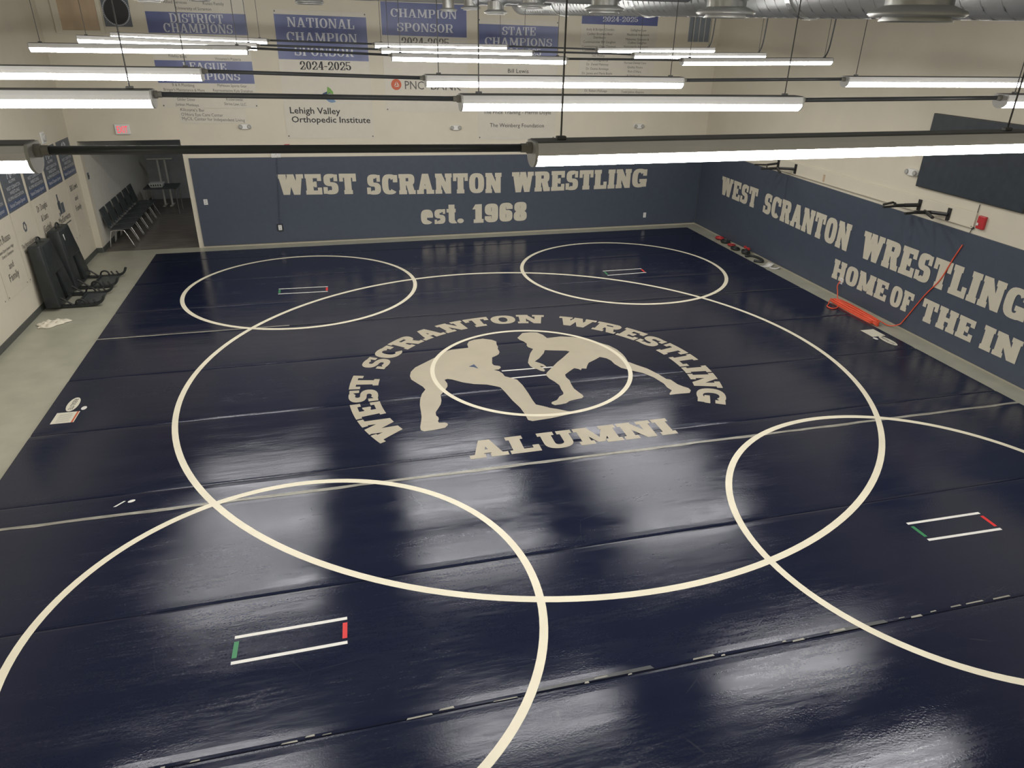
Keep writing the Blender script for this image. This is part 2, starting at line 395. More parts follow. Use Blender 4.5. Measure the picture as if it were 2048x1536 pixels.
WA = [(-0.720,1.164),(-0.730,1.015),(-1.010,0.992),(-1.165,0.934),(-1.300,0.762),(-1.520,0.572),(-1.676,0.438),(-1.761,0.294),(-1.793,0.142),(-1.786,0.024),(-1.714,-0.125),(-1.650,-0.251),(-1.628,-0.348),(-1.696,-0.477),(-1.742,-0.642),(-1.768,-0.806),(-1.779,-1.001),(-1.791,-1.157),(-1.820,-1.305),(-1.845,-1.420),(-1.846,-1.503),(-1.811,-1.540),(-1.680,-1.532),(-1.530,-1.506),(-1.481,-1.442),(-1.482,-1.396),(-1.514,-1.368),(-1.587,-1.358),(-1.594,-1.310),(-1.576,-1.268),(-1.571,-1.206),(-1.593,-1.154),(-1.586,-1.060),(-1.542,-0.972),(-1.485,-0.852),(-1.456,-0.740),(-1.440,-0.569),(-1.353,-0.427),(-1.297,-0.311),(-1.286,-0.220),(-1.305,-0.090),(-1.260,-0.069),(-1.198,-0.098),(-1.056,-0.233),(-0.907,-0.322),(-0.720,-0.382),(-0.605,-0.464),(-0.550,-0.513),(-0.520,-0.666),(-0.478,-0.957),(-0.426,-1.188),(-0.412,-1.371),(-0.412,-1.544),(-0.362,-1.586),(-0.111,-1.565),(-0.026,-1.552),(0.125,-1.523),(0.243,-1.501),(0.271,-1.465),(0.189,-1.424),(0.059,-1.329),(-0.029,-1.277),(-0.098,-1.211),(-0.189,-1.140),(-0.199,-1.002),(-0.201,-0.772),(-0.214,-0.512),(-0.248,-0.315),(-0.342,-0.216),(-0.399,-0.164),(-0.409,-0.063),(-0.440,0.025),(-0.511,0.093),(-0.433,0.092),(-0.385,0.148),(-0.388,0.207),(-0.473,0.259),(-0.485,0.325),(-0.434,0.552),(-0.359,0.602),(-0.301,0.656),(-0.268,0.740),(-0.267,0.878),(-0.246,0.943),(-0.244,1.061),(-0.221,1.177),(-0.283,1.264),(-0.419,1.342),(-0.575,1.327),(-0.670,1.274)]
WT = [(-0.867,0.291),(-0.767,0.357),(-0.732,0.183),(-0.791,0.253)]
WB = [(0.163,1.252),(0.303,1.444),(0.445,1.450),(0.557,1.415),(0.624,1.297),(0.656,1.136),(0.904,1.159),(1.104,1.091),(1.267,0.980),(1.452,0.765),(1.575,0.616),(1.643,0.434),(1.664,0.243),(1.658,0.085),(1.635,-0.065),(1.724,-0.215),(1.829,-0.366),(1.915,-0.592),(1.960,-0.775),(2.015,-0.815),(2.046,-0.978),(2.094,-1.065),(2.150,-1.134),(2.149,-1.209),(2.094,-1.282),(1.885,-1.272),(1.786,-1.276),(1.794,-1.241),(1.874,-1.148),(1.849,-1.049),(1.857,-0.917),(1.797,-0.687),(1.694,-0.503),(1.560,-0.382),(1.442,-0.260),(1.393,-0.100),(1.388,0.033),(1.349,0.130),(1.262,0.203),(1.157,0.127),(1.008,0.028),(0.940,-0.086),(0.900,-0.171),(0.835,-0.148),(0.798,-0.203),(0.777,-0.156),(0.741,-0.128),(0.718,-0.114),(0.615,-0.204),(0.510,-0.304),(0.496,-0.401),(0.516,-0.504),(0.498,-0.636),(0.492,-0.786),(0.520,-0.904),(0.547,-1.001),(0.543,-1.061),(0.504,-1.099),(0.415,-1.114),(0.305,-1.143),(0.237,-1.197),(0.150,-1.212),(0.066,-1.217),(0.032,-1.168),(0.049,-1.121),(0.144,-1.072),(0.207,-0.979),(0.283,-0.924),(0.300,-0.873),(0.301,-0.763),(0.316,-0.634),(0.285,-0.512),(0.236,-0.384),(0.220,-0.248),(0.265,-0.169),(0.380,-0.028),(0.528,0.154),(0.668,0.300),(0.852,0.512),(0.809,0.558),(0.632,0.606),(0.473,0.654),(0.419,0.536),(0.293,0.360),(0.190,0.259),(0.245,0.194),(0.296,0.118),(0.315,0.029),(0.284,0.015),(0.253,0.064),(0.218,0.071),(0.244,0.002),(0.258,-0.085),(0.232,-0.129),(0.187,-0.098),(0.147,-0.019),(0.110,0.010),(0.073,0.103),(0.072,0.232),(0.114,0.354),(0.205,0.582),(0.297,0.739),(0.236,0.833),(0.233,0.906),(0.255,0.974),(0.232,1.067),(0.179,1.163)]
# ------------------------------------------------------------------ the room
XL, XR, YF, YN, ZF = -8.0, 7.08, 8.30, -12.2, -0.04
def zc(y): return 5.75 + .02 * y
struct(obj('floor', BX(XL - .2, XR + .2, YN - .2, YF + .05, ZF - .2, ZF), 'floor'))
bm = bmesh.new()
hexa(bm, [(XL - .2, YN - .2, zc(YN)), (XR + .2, YN - .2, zc(YN)), (XR + .2, YF + .25, zc(YF)), (XL - .2, YF + .25, zc(YF)),
          (XL - .2, YN - .2, zc(YN) + .2), (XR + .2, YN - .2, zc(YN) + .2), (XR + .2, YF + .25, zc(YF) + .2), (XL - .2, YF + .25, zc(YF) + .2)])
struct(obj('ceiling', bm, 'ceil'))
OX0, OX1, OZ = -7.87, -5.80, 2.41
bm = bmesh.new()
box(bm, XL - .2, OX0, YF, YF + .22, ZF - .1, 6.1); box(bm, OX1, XR + .2, YF, YF + .22, ZF - .1, 6.1); box(bm, OX0, OX1, YF, YF + .22, OZ, 6.1)
struct(obj('wall_far', bm, 'wall'))
struct(obj('wall_left', BX(XL - .2, XL, YN - .2, YF, ZF - .1, 6.1), 'wall'))
struct(obj('wall_right', BX(XR, XR + .2, YN - .2, YF, ZF - .1, 6.1), 'wall'))
struct(obj('wall_near', BX(XL, XR, YN - .2, YN, ZF - .1, 6.1), 'wall'))
struct(obj('baseboard_left', BX(XL, XL + .012, YN, YF, ZF, .075, bev=.004), 'base'))
struct(obj('baseboard_far', BX(XL + .012, OX0, YF - .012, YF, ZF, .075, bev=.004), 'base'))
# hallway seen through the opening
HX1, HY = -3.4, 14.2
struct(obj('hall_floor', BX(OX0 - .1, HX1, YF + .05, HY, ZF - .2, ZF + .004), 'wood'))
bm = bmesh.new()
box(bm, OX0 - .15, OX0, YF + .22, HY, ZF, 2.7)
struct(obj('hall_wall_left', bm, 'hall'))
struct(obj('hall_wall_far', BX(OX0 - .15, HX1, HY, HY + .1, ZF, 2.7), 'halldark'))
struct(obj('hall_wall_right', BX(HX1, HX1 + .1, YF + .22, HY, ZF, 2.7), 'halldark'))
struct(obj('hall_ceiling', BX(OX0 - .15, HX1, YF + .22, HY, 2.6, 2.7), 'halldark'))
struct(obj('baseboard_hall', BX(OX0, OX0 + .012, YF + .0, HY, ZF, .075, bev=.004), 'base'))
# ------------------------------------------------------------------ navy wall pads with lettering
PY = 8.27
t = thing('wall_pad', 'navy padding along the far wall lettered WEST SCRANTON WRESTLING est. 1968', 'wall pad', (0, PY, 0))
bm = bmesh.new()
zt0, zt1 = 2.01, 1.87
hexa(bm, [(-5.69, PY, .0), (7.05, PY, .0), (7.05, YF, .0), (-5.69, YF, .0), (-5.69, PY, zt0), (7.05, PY, zt1), (7.05, YF, zt1), (-5.69, YF, zt0)])
obj('padding', bm, 'pad', t)
a, b, c, d = at(553, 349, 'y', PY), at(563, 390, 'y', PY), at(1295, 338, 'y', PY), at(1292, 374, 'y', PY)
bm = bmesh.new()
for word, (xa, ya, yb), (xc, yc, yd) in (('WEST', (553, 349, 390), (711, 347, 388)), ('SCRANTON', (732, 349, 389.5), (1003, 345.5, 385.5)), ('WRESTLING', (1024, 344.5, 385), (1295, 337, 374))):
    a, b, c, d = at(xa, ya, 'y', PY), at(xa, yb, 'y', PY), at(xc, yc, 'y', PY), at(xc, yd, 'y', PY)
    slab_line(None, word, BLOCK, FAR, (0, PY, 0), a.x, c.x, b.z, a.z, gap=.055, off=.006, top1=c.z, bot1=d.z, letters=('letter', t))
a, b, c, d = at(841, 416, 'y', PY), at(843, 449, 'y', PY), at(927, 408, 'y', PY), at(927, 446, 'y', PY)
bm = bmesh.new()
slab_line(None, 'est.', BLOCK, FAR, (0, PY, 0), a.x, c.x, b.z, b.z + .50, gap=.06, off=.006, top1=d.z + .50, bot1=d.z, letters=('letter', t))
a, b, c, d = at(947, 409, 'y', PY), at(947, 446, 'y', PY), at(1054, 403, 'y', PY), at(1054, 441, 'y', PY)
slab_line(None, '1968', BLOCK, FAR, (0, PY, 0), a.x, c.x, b.z, a.z, gap=.05, off=.006, top1=c.z, bot1=d.z, letters=('letter', t))
PX = 7.05
t = thing('wall_pad', 'navy padding along the right wall lettered HOME OF THE INV in its second row', 'wall pad', (PX, 0, 0))
bm = bmesh.new()
hexa(bm, [(PX, YN + .5, .0), (XR, YN + .5, .0), (XR, 8.26, .0), (PX, 8.26, .0), (PX, YN + .5, 1.84), (XR, YN + .5, 1.84), (XR, 8.26, 1.975), (PX, 8.26, 1.975)])
obj('padding', bm, 'pad', t)
bm = bmesh.new()
for word, y0, y1, zb0, zt_0, zb1, zt_1 in (('WEST', 7.10, 5.42, 1.02, 1.46, 1.0, 1.455), ('SCRANTON', 5.12, 2.08, .985, 1.44, .89, 1.415), ('WRESTLING', 1.71, -1.90, .895, 1.40, .915, 1.385)):
    slab_line(None, word, BLOCK, RIGHT, (PX, 0, 0), -y0, -y1, zb0, zt_0, gap=.055, off=.006, top1=zt_1, bot1=zb1, letters=('letter', t))
bm = bmesh.new()
for word, y0, y1 in (('HOME', 2.35, .80), ('OF', .70, .17), ('THE', -.05, -1.16), ('INV', -1.33, -2.50)):
    slab_line(None, word, BLOCK, RIGHT, (PX, 0, 0), -y0, -y1, .285, .675, gap=.055, off=.006, top1=.655, bot1=.30, letters=('letter', t))
# ------------------------------------------------------------------ wrestling mat
X0, X1 = -6.66, 6.60
t = thing('wrestling_mat', 'navy wrestling mat with white circles and two beige wrestler silhouettes', 'mat', (0, 0, 0))
wm = t
ys = [7.83, 7.12, 5.52, 3.90, 2.64, 1.06, -.58, -2.19, -2.58, -4.19, -5.80, -7.41, -9.02]
for y1, y0 in zip(ys, ys[1:]):
    pf = [(y0 + .002, ZF + .001), (y0 + .002, -.011), (y0 + .008, -.005), (y0 + .03, -.0018), (y0 + .09, 0), (y1 - .09, 0), (y1 - .03, -.0018), (y1 - .008, -.005), (y1 - .002, -.011), (y1 - .002, ZF + .001)]
    bm = bmesh.new(); A = [bm.verts.new((X0, y, z)) for y, z in pf]; B = [bm.verts.new((X1, y, z)) for y, z in pf]      # rolls thin out a little towards their edges
    for k in range(len(pf)): bm.faces.new((A[k], A[(k + 1) % len(pf)], B[(k + 1) % len(pf)], B[k]))
    bm.faces.new(A[::-1]); bm.faces.new(B)
    obj('mat_panel', bm, 'mat', t)
rnd = random.Random(3)
def tape(name, y, w, m, x0=X0, x1=X1, z=.0006, step=.22, jit=.004):
    bm = bmesh.new(); n = int((x1 - x0) / step); prev = None
    for i in range(n + 1):
        x = x0 + (x1 - x0) * i / n; j = rnd.uniform(-jit, jit); e = rnd.uniform(-.15, .15) * w
        cur = (bm.verts.new((x, y - w / 2 + j - e, z)), bm.verts.new((x, y + w / 2 + j, z)))
        if prev: bm.faces.new((prev[0], cur[0], cur[1], prev[1]))
        prev = cur
    return flat(name, bm, m, t)
tape('seam_tape', -2.585, .050, 'tape')
tape('seam_tape', 2.645, .040, 'tape', X0, -3.6)
tape('seam_tape', 2.645, .022, 'tapedark', -3.6, X1)
bm = bmesh.new(); x = -4.6
while x < 5.5:                                   # what is left of a worn tape: torn scraps
    l = rnd.choice((.04, .07, .12, .2)); w = rnd.uniform(.008, .024); y = -5.80 + rnd.uniform(-.012, .022)
    polys(bm, [[(x, y), (x + l, y + rnd.uniform(-.004, .004)), (x + l * .96, y + w), (x + .01, y + w * .8)]], (0, 0, .0006), *GROUND)
    x += l + rnd.choice((.05, .1, .16, .3, .55))
flat('tape_scraps', bm, 'tape', t)['kind'] = 'stuff'
for q in ([(-1.5, -5.79), (-.5, -5.79), (-.52, -5.755), (-1.48, -5.762)], [(1.15, -5.80), (1.75, -5.80), (1.73, -5.765), (1.17, -5.762)]):
    flat('seam_tape', polys(bmesh.new(), [q], (0, 0, .0005), *GROUND), 'tapedark', t)
def ring(name, c, r, w, co=(), z=.0012, n=120, m='ring'):
    bm = bmesh.new(); A = []; B = []
    for i in range(n):
        a = 2 * math.pi * i / n; rr = r
        for k, (p, q) in co: rr += p * math.cos(k * a) + q * math.sin(k * a)
        for L, d in ((A, -w / 2), (B, w / 2)): L.append(bm.verts.new((c[0] + (rr + d) * math.cos(a), c[1] + (rr + d) * math.sin(a), z)))
    for i in range(n): bm.faces.new((A[i], B[i], B[(i + 1) % n], A[(i + 1) % n]))
    return flat(name, bm, m, t)
ring('boundary_circle', (-.006, -.007), 4.958, .076, ((1, (-.013, -.0147)), (2, (.0185, -.0125))), n=180)
ring('inner_circle', (.03, .01), 1.524, .066, ((1, (.0425, .0333)),), z=.0022)
ring('practice_circle', (-3.397, 4.679), 2.236, .076, ((1, (.005, .028)),), z=.0009)
ring('practice_circle', (3.4145, 4.554), 2.22, .076, z=.0009)
ring('practice_circle', (-3.3976, -4.585), 2.211, .076, ((1, (.004, -.027)), (2, (.008, .028))), z=.0009)
ring('practice_circle', (3.4036, -4.609), 2.262, .076, ((1, (.03, -.016)),), z=.0009)
def start_box(tl, tr, br, bl, z=.0009, ends=True):
    w = .034
    for p, q in ((tl, tr), (bl, br)):
        bm = bmesh.new(); polys(bm, [[(p[0], p[1] - w / 2), (q[0], q[1] - w / 2), (q[0], q[1] + w / 2), (p[0], p[1] + w / 2)]], (0, 0, z), *GROUND)
        flat('starting_line', bm, 'white', t)
    if ends:
        for p, q, m, s in ((tl, bl, 'green', 1), (tr, br, 'red', -1)):
            bm = bmesh.new(); polys(bm, [[(q[0], q[1] + .05), (q[0] + s * .04, q[1] + .05), (p[0] + s * .04, p[1] - .05), (p[0], p[1] - .05)][::s]], (0, 0, z), *GROUND)
            flat('corner_line', bm, m, t)['label'] = ('green' if m == 'green' else 'red') + ' line closing the end of the starting box'
start_box((-3.859, 4.701), (-2.905, 4.66), (-2.911, 4.359), (-3.856, 4.395))
start_box((2.948, 4.53), (3.857, 4.534), (3.849, 4.252), (2.936, 4.224))
start_box((-3.857, -4.658), (-2.919, -4.648), (-2.928, -4.93), (-3.863, -4.941))
start_box((2.956, -4.629), (3.882, -4.645), (3.882, -4.931), (2.971, -4.91))
start_box((-.40, .03), (.50, 0.), (.49, -.245), (-.42, -.245), z=.0007, ends=False)
ws = []
for pts, lb in ((WA, 'left'), (WB, 'right')):
    bm = filled(bmesh.new(), pts, .0016)
    for f in bm.faces:
        if f.normal.z < 0: f.normal_flip()
    flat('wrestler_silhouette', bm, 'beige', t)['label'] = 'beige silhouette of the %s wrestler, bent forward' % lb
bm = filled(bmesh.new(), WT, .0019)
for f in bm.faces:
    if f.normal.z < 0: f.normal_flip()
flat('silhouette_gap', bm, 'navyp', t)
# arched lettering
def arc_line(text, st, c, r0, r1, a0, a1, gap):
    g, tot = run(text, st, gap)
    for q, _, _ in g:
        if not q: continue
        bm = bmesh.new()
        for k, f in enumerate(q):
            pts = []                     # long edges are subdivided so that the letters bend with the arch
            for i in range(len(f)):
                p, n = f[i], f[(i + 1) % len(f)]; m = max(1, int(abs(n[0] - p[0]) / .12))
                for j in range(m): pts.append((p[0] + (n[0] - p[0]) * j / m, p[1] + (n[1] - p[1]) * j / m))
            vs = []
            for x, y in pts:
                a = math.radians(a0 + (a1 - a0) * x / tot); r = r0 + (r1 - r0) * y
                vs.append(bm.verts.new((c[0] + r * math.cos(a), c[1] + r * math.sin(a), .0014 + STEP * k)))
            bm.faces.new(vs)
        bm.normal_update()
        for f in bm.faces:
            if f.normal.z < 0: f.normal_flip()
        flat('letter', bm, 'beige', t)
arc_line('WEST SCRANTON WRESTLING', WIDE, (.03, -.41), 2.335, 2.75, 208.5, -28.9, .07)
bm = bmesh.new()
slab_line(None, 'ALUMNI', WIDE, GROUND, (0, 0, .0014), -1.35, 1.41, -2.335, -1.925, gap=.06, off=0, top1=-1.90, bot1=-2.315, letters=('beige', t))
def ell(c, a, b, rot, n=28):
    cs, sn = math.cos(rot), math.sin(rot)
    return [(c[0] + a * math.cos(k * 2 * math.pi / n) * cs - b * math.sin(k * 2 * math.pi / n) * sn, c[1] + a * math.cos(k * 2 * math.pi / n) * sn + b * math.sin(k * 2 * math.pi / n) * cs) for k in range(n)]
def label_set(x0, x1, y0, y1, oc, oa, ob, sc, red, lab):
    bm = bmesh.new(); polys(bm, [R(x0, y0, x1, y1)], (0, 0, .001), *GROUND)
    l = flat('printed_label', bm, 'paper', t); l['label'] = lab + ' rectangular printed label on the mat edge'
    if red:
        bm = bmesh.new(); polys(bm, [R(x1 - .035, y0, x1 - .012, y1)], (0, 0, .0014), *GROUND); flat('label_stripe', bm, 'orange', l)
        bm = bmesh.new()
        polys(bm, [R(x0 + .05, y0 + .04 + k * .03, x1 - .07, y0 + .045 + k * .03) for k in range(8)], (0, 0, .0013), *GROUND); flat('fine_print', bm, 'gryt', l)
    bm = bmesh.new(); polys(bm, [ell(oc, oa, ob, 0)], (0, 0, .001), *GROUND)
    l = flat('oval_label', bm, 'paper', t); l['label'] = lab + ' oval label with black letters on the mat edge'
    bm = bmesh.new(); sans_line(bm, 'RESILITE', (Vector((0, -1, 0)), Vector((1, 0, 0))), (oc[0] - .025, oc[1], .0013), 0, 0, ob * 1.5, .055, off=0, bold=.012)
    flat('lettering', bm, 'blk', l)
    bm = bmesh.new(); polys(bm, [ell(sc, .035, .055, 0)], (0, 0, .001), *GROUND); flat('small_oval_label', bm, 'white', t)
label_set(-6.52, -6.24, -.295, .015, (-6.385, .245), .075, .21, (-6.215, .1), True, 'left')
label_set(6.22, 6.49, -.0, .31, (6.37, -.205), .075, .215, (6.225, -.075), False, 'right')
bm = bmesh.new()
polys(bm, [[(-5.30, -2.42), (-5.27, -2.42), (-5.19, -2.33), (-5.21, -2.325)], ell((-5.13, -2.345), .04, .025, .4, 10)], (0, 0, .0012), *GROUND)
flat('scrap_of_tape', bm, 'white', t)
# ------------------------------------------------------------------ pendant lamps
def lamp(x0, z0, x1, z1, y, label, cords=False, dd=(.05, .05)):
    t = thing('pendant_lamp', label, 'lamp', ((x0 + x1) / 2, y, (z0 + z1) / 2), 'white linear lamps hung in rows from the ceiling')
    def P(f, dy, dz): return (x0 + (x1 - x0) * f, y + dy, z0 + (z1 - z0) * f + dz)
    def sweep(prof, f0, f1, closed, name, m, caps=False):
        bm = bmesh.new()
        A = [bm.verts.new(P(f0, *p)) for p in prof]; B = [bm.verts.new(P(f1, *p)) for p in prof]
        n = len(prof)
        for i in range(n if closed else n - 1): bm.faces.new((A[i], A[(i + 1) % n], B[(i + 1) % n], B[i]))
        if caps: bm.faces.new(A[::-1]); bm.faces.new(B)
        return obj(name, bm, m, t)
    dif = [(.062 * math.cos(math.pi + k * math.pi / 12), .054 + .054 * math.sin(math.pi + k * math.pi / 12)) for k in range(13)]
    sweep(dif, .006, .994, False, 'diffuser', 'glow')
    hs = [(-.064, .050), (-.066, .075), (-.058, .098), (.058, .098), (.066, .075), (.064, .050), (.060, .054), (-.060, .054)]
    sweep(hs, .004, .996, True, 'housing', 'housing', True)
    sweep([(-.058, .0985), (.058, .0985), (.052, .104), (-.052, .104)], .004, .996, True, 'top_rail', 'toprail', True)
    cp = [(.067 * math.cos(math.pi + k * math.pi / 10), .050 + .052 * math.sin(math.pi + k * math.pi / 10)) for k in range(11)] + [(.068, .078), (.058, .101), (-.058, .101), (-.068, .078)]
    for f0, f1 in ((0, .0045), (.9955, 1)):
        sweep(cp, f0, f1, True, 'end_cap', 'cap', True)
    for f in (dd[0], 1 - dd[1]):
        p = Vector(P(f, 0, .104))
        obj('hook', BX(p.x - .02, p.x + .02, y - .012, y + .012, p.z, p.z + .014, bev=.003), 'toprail', t)
        obj('suspension_cable', TB([p + Vector((0, 0, .015)), (p.x, y, zc(y) + .01)], .0042, 5), 'cable', t)
    if cords:
        p = Vector(P(1 - dd[1], 0, .104)); q = zc(y) + .01
        obj('power_cord', TB(smooth_path([p + Vector((.01, 0, .01)), p + Vector((.05, 0, .12)), p + Vector((.075, .01, .35)), (p.x + .08, y, p.z + .8), (p.x + .075, y, q)], 4), .011, 6), 'pipe', t)
    return t
def conduit(xa, za, xb, zb, y, label):
    t = thing('conduit', label, 'pipe', ((xa + xb) / 2, y, (za + zb) / 2), 'black conduits joining the lamps of a row')
    obj('tube', TB([(xa + .03, y, za + .074), (xb - .03, y, zb + .074)], .0155, 10), 'pipe', t, True)
    for x, z, s in ((xa, za, 1), (xb, zb, -1)):
        obj('coupling', TB([(x + s * .001, y, z + .074), (x + s * .02, y, z + .074), (x + s * .022, y, z + .074), (x + s * .045, y, z + .074)], [.023, .023, .018, .018], 10), 'head', t)
ROWS = [(-6.652, [(-6.14, 4.205, -3.70, 4.194), (-1.905, 4.168, .585, 4.170), (2.415, 4.165, 4.855, 4.165)]),
        (-4.716, [(-6.095, 4.247, -3.655, 4.231), (-1.845, 4.199, .641, 4.178), (2.426, 4.185, 4.90, 4.176)]),
        (-2.793, [(-6.08, 4.284, -3.624, 4.264), (-1.805, 4.216, .662, 4.199), (2.46, 4.210, 4.93, 4.202)]),
        (.941, [(-6.005, 4.363, -3.537, 4.356), (-1.733, 4.291, .707, 4.261), (2.491, 4.257, 5.009, 4.276)]),
        (2.836, [(-5.963, 4.431, -3.540, 4.356), (-1.712, 4.316, .734, 4.306), (2.519, 4.280, 5.030, 4.297)]),
        (4.715, [(-5.947, 4.461, -3.486, 4.397), (-1.667, 4.360, .770, 4.350), (2.559, 4.314, 5.047, 4.343)])]
ORD = ['nearest', 'second nearest', 'third nearest', 'third farthest', 'second farthest', 'farthest']
for i, (y, ls) in enumerate(ROWS):
    for j, l in enumerate(ls):
        lamp(*l, y, '%s lamp of the %s row of lit white linear pendants' % (('left', 'middle', 'right')[j], ORD[i]), cords=(i >= 3 and j == 2))
    for j in (0, 1):
        conduit(ls[j][2], ls[j][3], ls[j + 1][0], ls[j + 1][1], y, 'black conduit joining the %s lamps in the %s lamp row' % (('left and middle', 'middle and right')[j], ORD[i]))
# ------------------------------------------------------------------ ducts under the ceiling
DX = .98
def duct_bottom(y): return 4.781 + .0175 * (y + 4.62)
t = thing('spiral_duct', 'long galvanised spiral duct running away under the ceiling right of centre', 'duct', (DX, -4, 5))
DR = .24
pts = [(DX, y, duct_bottom(y) + DR) for y in (-12.1, -6, 0, 4.3)]
obj('duct_tube', TB(pts, DR, 32), 'duct', t, True)
bm = bmesh.new(); hp = []
for i in range(int(16.4 / .14 * 14)):
    a = 2 * math.pi * i / 14; y = -12.05 + .14 * i / 14
    if y > 4.25: break
    hp.append((DX + (DR + .002) * math.cos(a), y, duct_bottom(y) + DR + (DR + .002) * math.sin(a)))
obj('spiral_seam', tube(bm, hp, .005, 4), 'duct', t)
obj('end_cap', TB([(DX, 4.3, duct_bottom(4.3) + DR), (DX, 4.5, duct_bottom(4.5) + DR + .02), (DX, 4.62, duct_bottom(4.5) + DR + .05)], [DR + .004, DR * .9, DR * .5], 24), 'duct', t, True)
for y in (-10.2, -7.5, -4.2, -1.2, 1.9):
    obj('clamp_band', TB([(DX, y, duct_bottom(y) + DR), (DX, y + .06, duct_bottom(y) + DR)], DR + .012, 32), 'steel', t)
    obj('hanger_rod', TB([(DX, y + .03, duct_bottom(y) + 2 * DR), (DX, y + .03, zc(y) + .01)], .006, 6), 'cable', t)
def outlet(x, y, zb, r, fr, label, xs=None, up=.55, dy=0.):
    t = thing('air_outlet', label, 'air outlet', (x, y, zb), 'round air outlets below the ducts')
    obj('drop_tube', lathe(bmesh.new(), [(r, .02), (r, up)], (x, y, zb), 28), 'steel', t, True)
    obj('flared_rim', lathe(bmesh.new(), [(r * .98, .06), (fr, .035), (fr + .004, .022), (fr - .01, .012), (r * 1.05, .03)], (x, y, zb), 32), 'rim', t, True)
    for k, q in enumerate((.85, .62, .38)):
        obj('diffuser_cone', lathe(bmesh.new(), [(r * q, .035), (r * q + .035, -.004 + .006 * k), (r * q + .03, -.006 + .006 * k), (r * (q - .06), .04)], (x, y, zb), 28), 'rim', t, True)
    if xs is not None:
        zd = duct_bottom(y) + DR
        obj('side_takeoff', TB(smooth_path([(x, y, zb + up - .01), (x + .02, y + dy * .1, zd - .06), (x + .14, y + dy * .4, zd), (x + .3, y + dy * .8, zd), (xs - .2, y + dy, zd), (xs, y + dy, zd)], 4), r * .99, 24), 'duct', t, True)
    return t
for i, (y, zb, r, fr) in enumerate(((-6.53, 4.735, .14, .20), (-4.83, 4.77, .125, .185), (-2.60, 4.835, .122, .178), (-.11, 4.925, .118, .172), (1.85, 4.89, .118, .17), (3.72, 4.985, .115, .168), (5.98, 5.005, .115, .168))):
    outlet(-.10, y, zb, r, fr, 'round air outlet with flared rim, number %s from the camera in the middle line' % ('one two three four five six seven'.split()[i]), DX - DR - (.04 if i == 0 else .014) if y < 4 else None, .17 if y < 4 else .6, {0: .45, 1: -.42}.get(i, 0))
t = thing('cross_duct', 'galvanised duct crossing above the banners near the far wall', 'duct', (0, 7.45, 5.4))
obj('duct_tube', TB([(-3.3, 7.45, 5.43), (2.4, 7.45, 5.40)], .22, 32), 'duct', t, True)
for x in (-2.9, -1.2, .5, 1.9): obj('joint_band', TB([(x, 7.45, 5.425), (x + .05, 7.45, 5.424)], .228, 32), 'steel', t)
outlet(-2.72, 3.2, 5.0, .20, .215, 'wide round outlet end hanging just above the national champion banner', None, .6)
outlet(-4.80, 2.1, 4.955, .125, .185, 'left round air outlet above the district champions banner', None, .6)
outlet(-4.06, 1.2, 4.955, .125, .18, 'right round air outlet above the district champions banner', None, .6)
# ------------------------------------------------------------------ far wall: banners
BY = YF - .008
def flet(bm, text, px0, p0, px1, p1, cap, st=CLAR):
    """slab line between two photo points on the banner plane (centre heights p0, p1)"""
    a, b = at(px0, p0, 'y', BY), at(px1, p1, 'y', BY); h = cap * .0104 / 2
    slab_line(bm, text, st, FAR, (0, BY, 0), a.x, b.x, a.z - h, a.z + h, gap=.10, off=.003, top1=b.z + h, bot1=b.z - h)
def fsan(bm, text, px0, p0, px1, p1, cap, bold=0.):
    a, b = at(px0, p0, 'y', BY), at(px1, p1, 'y', BY)
    sans_line(bm, text, FAR, (0, BY, 0), (a.x + b.x) / 2, a.z, b.x - a.x, cap * .0104, .0032, (b.z - a.z) / (b.x - a.x), bold)
def banner(x0, x1, z0, z1, label, blues, tilt=-.02, grom=True):
    t = thing('sponsor_banner', label, 'banner', ((x0 + x1) / 2, BY, z0), 'sponsor banners high on the far wall')
    bm = bmesh.new()
    hexa(bm, [(x0, BY, z0), (x1, BY, z0 + tilt), (x1, BY + .004, z0 + tilt), (x0, BY + .004, z0), (x0, BY, z1), (x1, BY, z1 + tilt), (x1, BY + .004, z1 + tilt), (x0, BY + .004, z1)])
    obj('vinyl_sheet', bm, 'vinyl', t)
    for b0, b1 in blues:
        bm = bmesh.new(); polys(bm, [[(x0 + .012, b0), (x1 - .012, b0 + tilt), (x1 - .012, b1 + tilt), (x0 + .012, b1)]], (0, BY, 0), *FAR, .0015)
        flat('blue_panel', bm, 'blue', t)
    if grom:
        for x in (x0 + .035, x1 - .035):
            for z in (z0 + .05, z1 - .04):
                bm = bmesh.new(); polys(bm, [ell((x, z + (tilt if x > x0 + .5 else 0)), .016, .016, 0, 12)], (0, BY, 0), *FAR, .003); flat('grommet', bm, 'brass', t)
    return t
def put(t, m, lines, kind, **kw):
    for l in lines:
        bm = bmesh.new(); kind(bm, *l, **kw); flat('lettering', bm, m, t)
t = banner(-6.03, -4.045, 3.07, 5.62, 'white banner with blue DISTRICT CHAMPIONS and LEAGUE CHAMPIONS panels', ((4.535, 4.935), (3.575, 4.02)))
put(t, 'wprint', (('DISTRICT', 339, 35.5, 446, 38.5, 16.5), ('CHAMPIONS', 327, 55, 465, 58.5, 16.5), ('LEAGUE', 365.5, 131.5, 452, 134, 14), ('CHAMPIONS', 341, 151, 480, 154, 13.5)), flet)
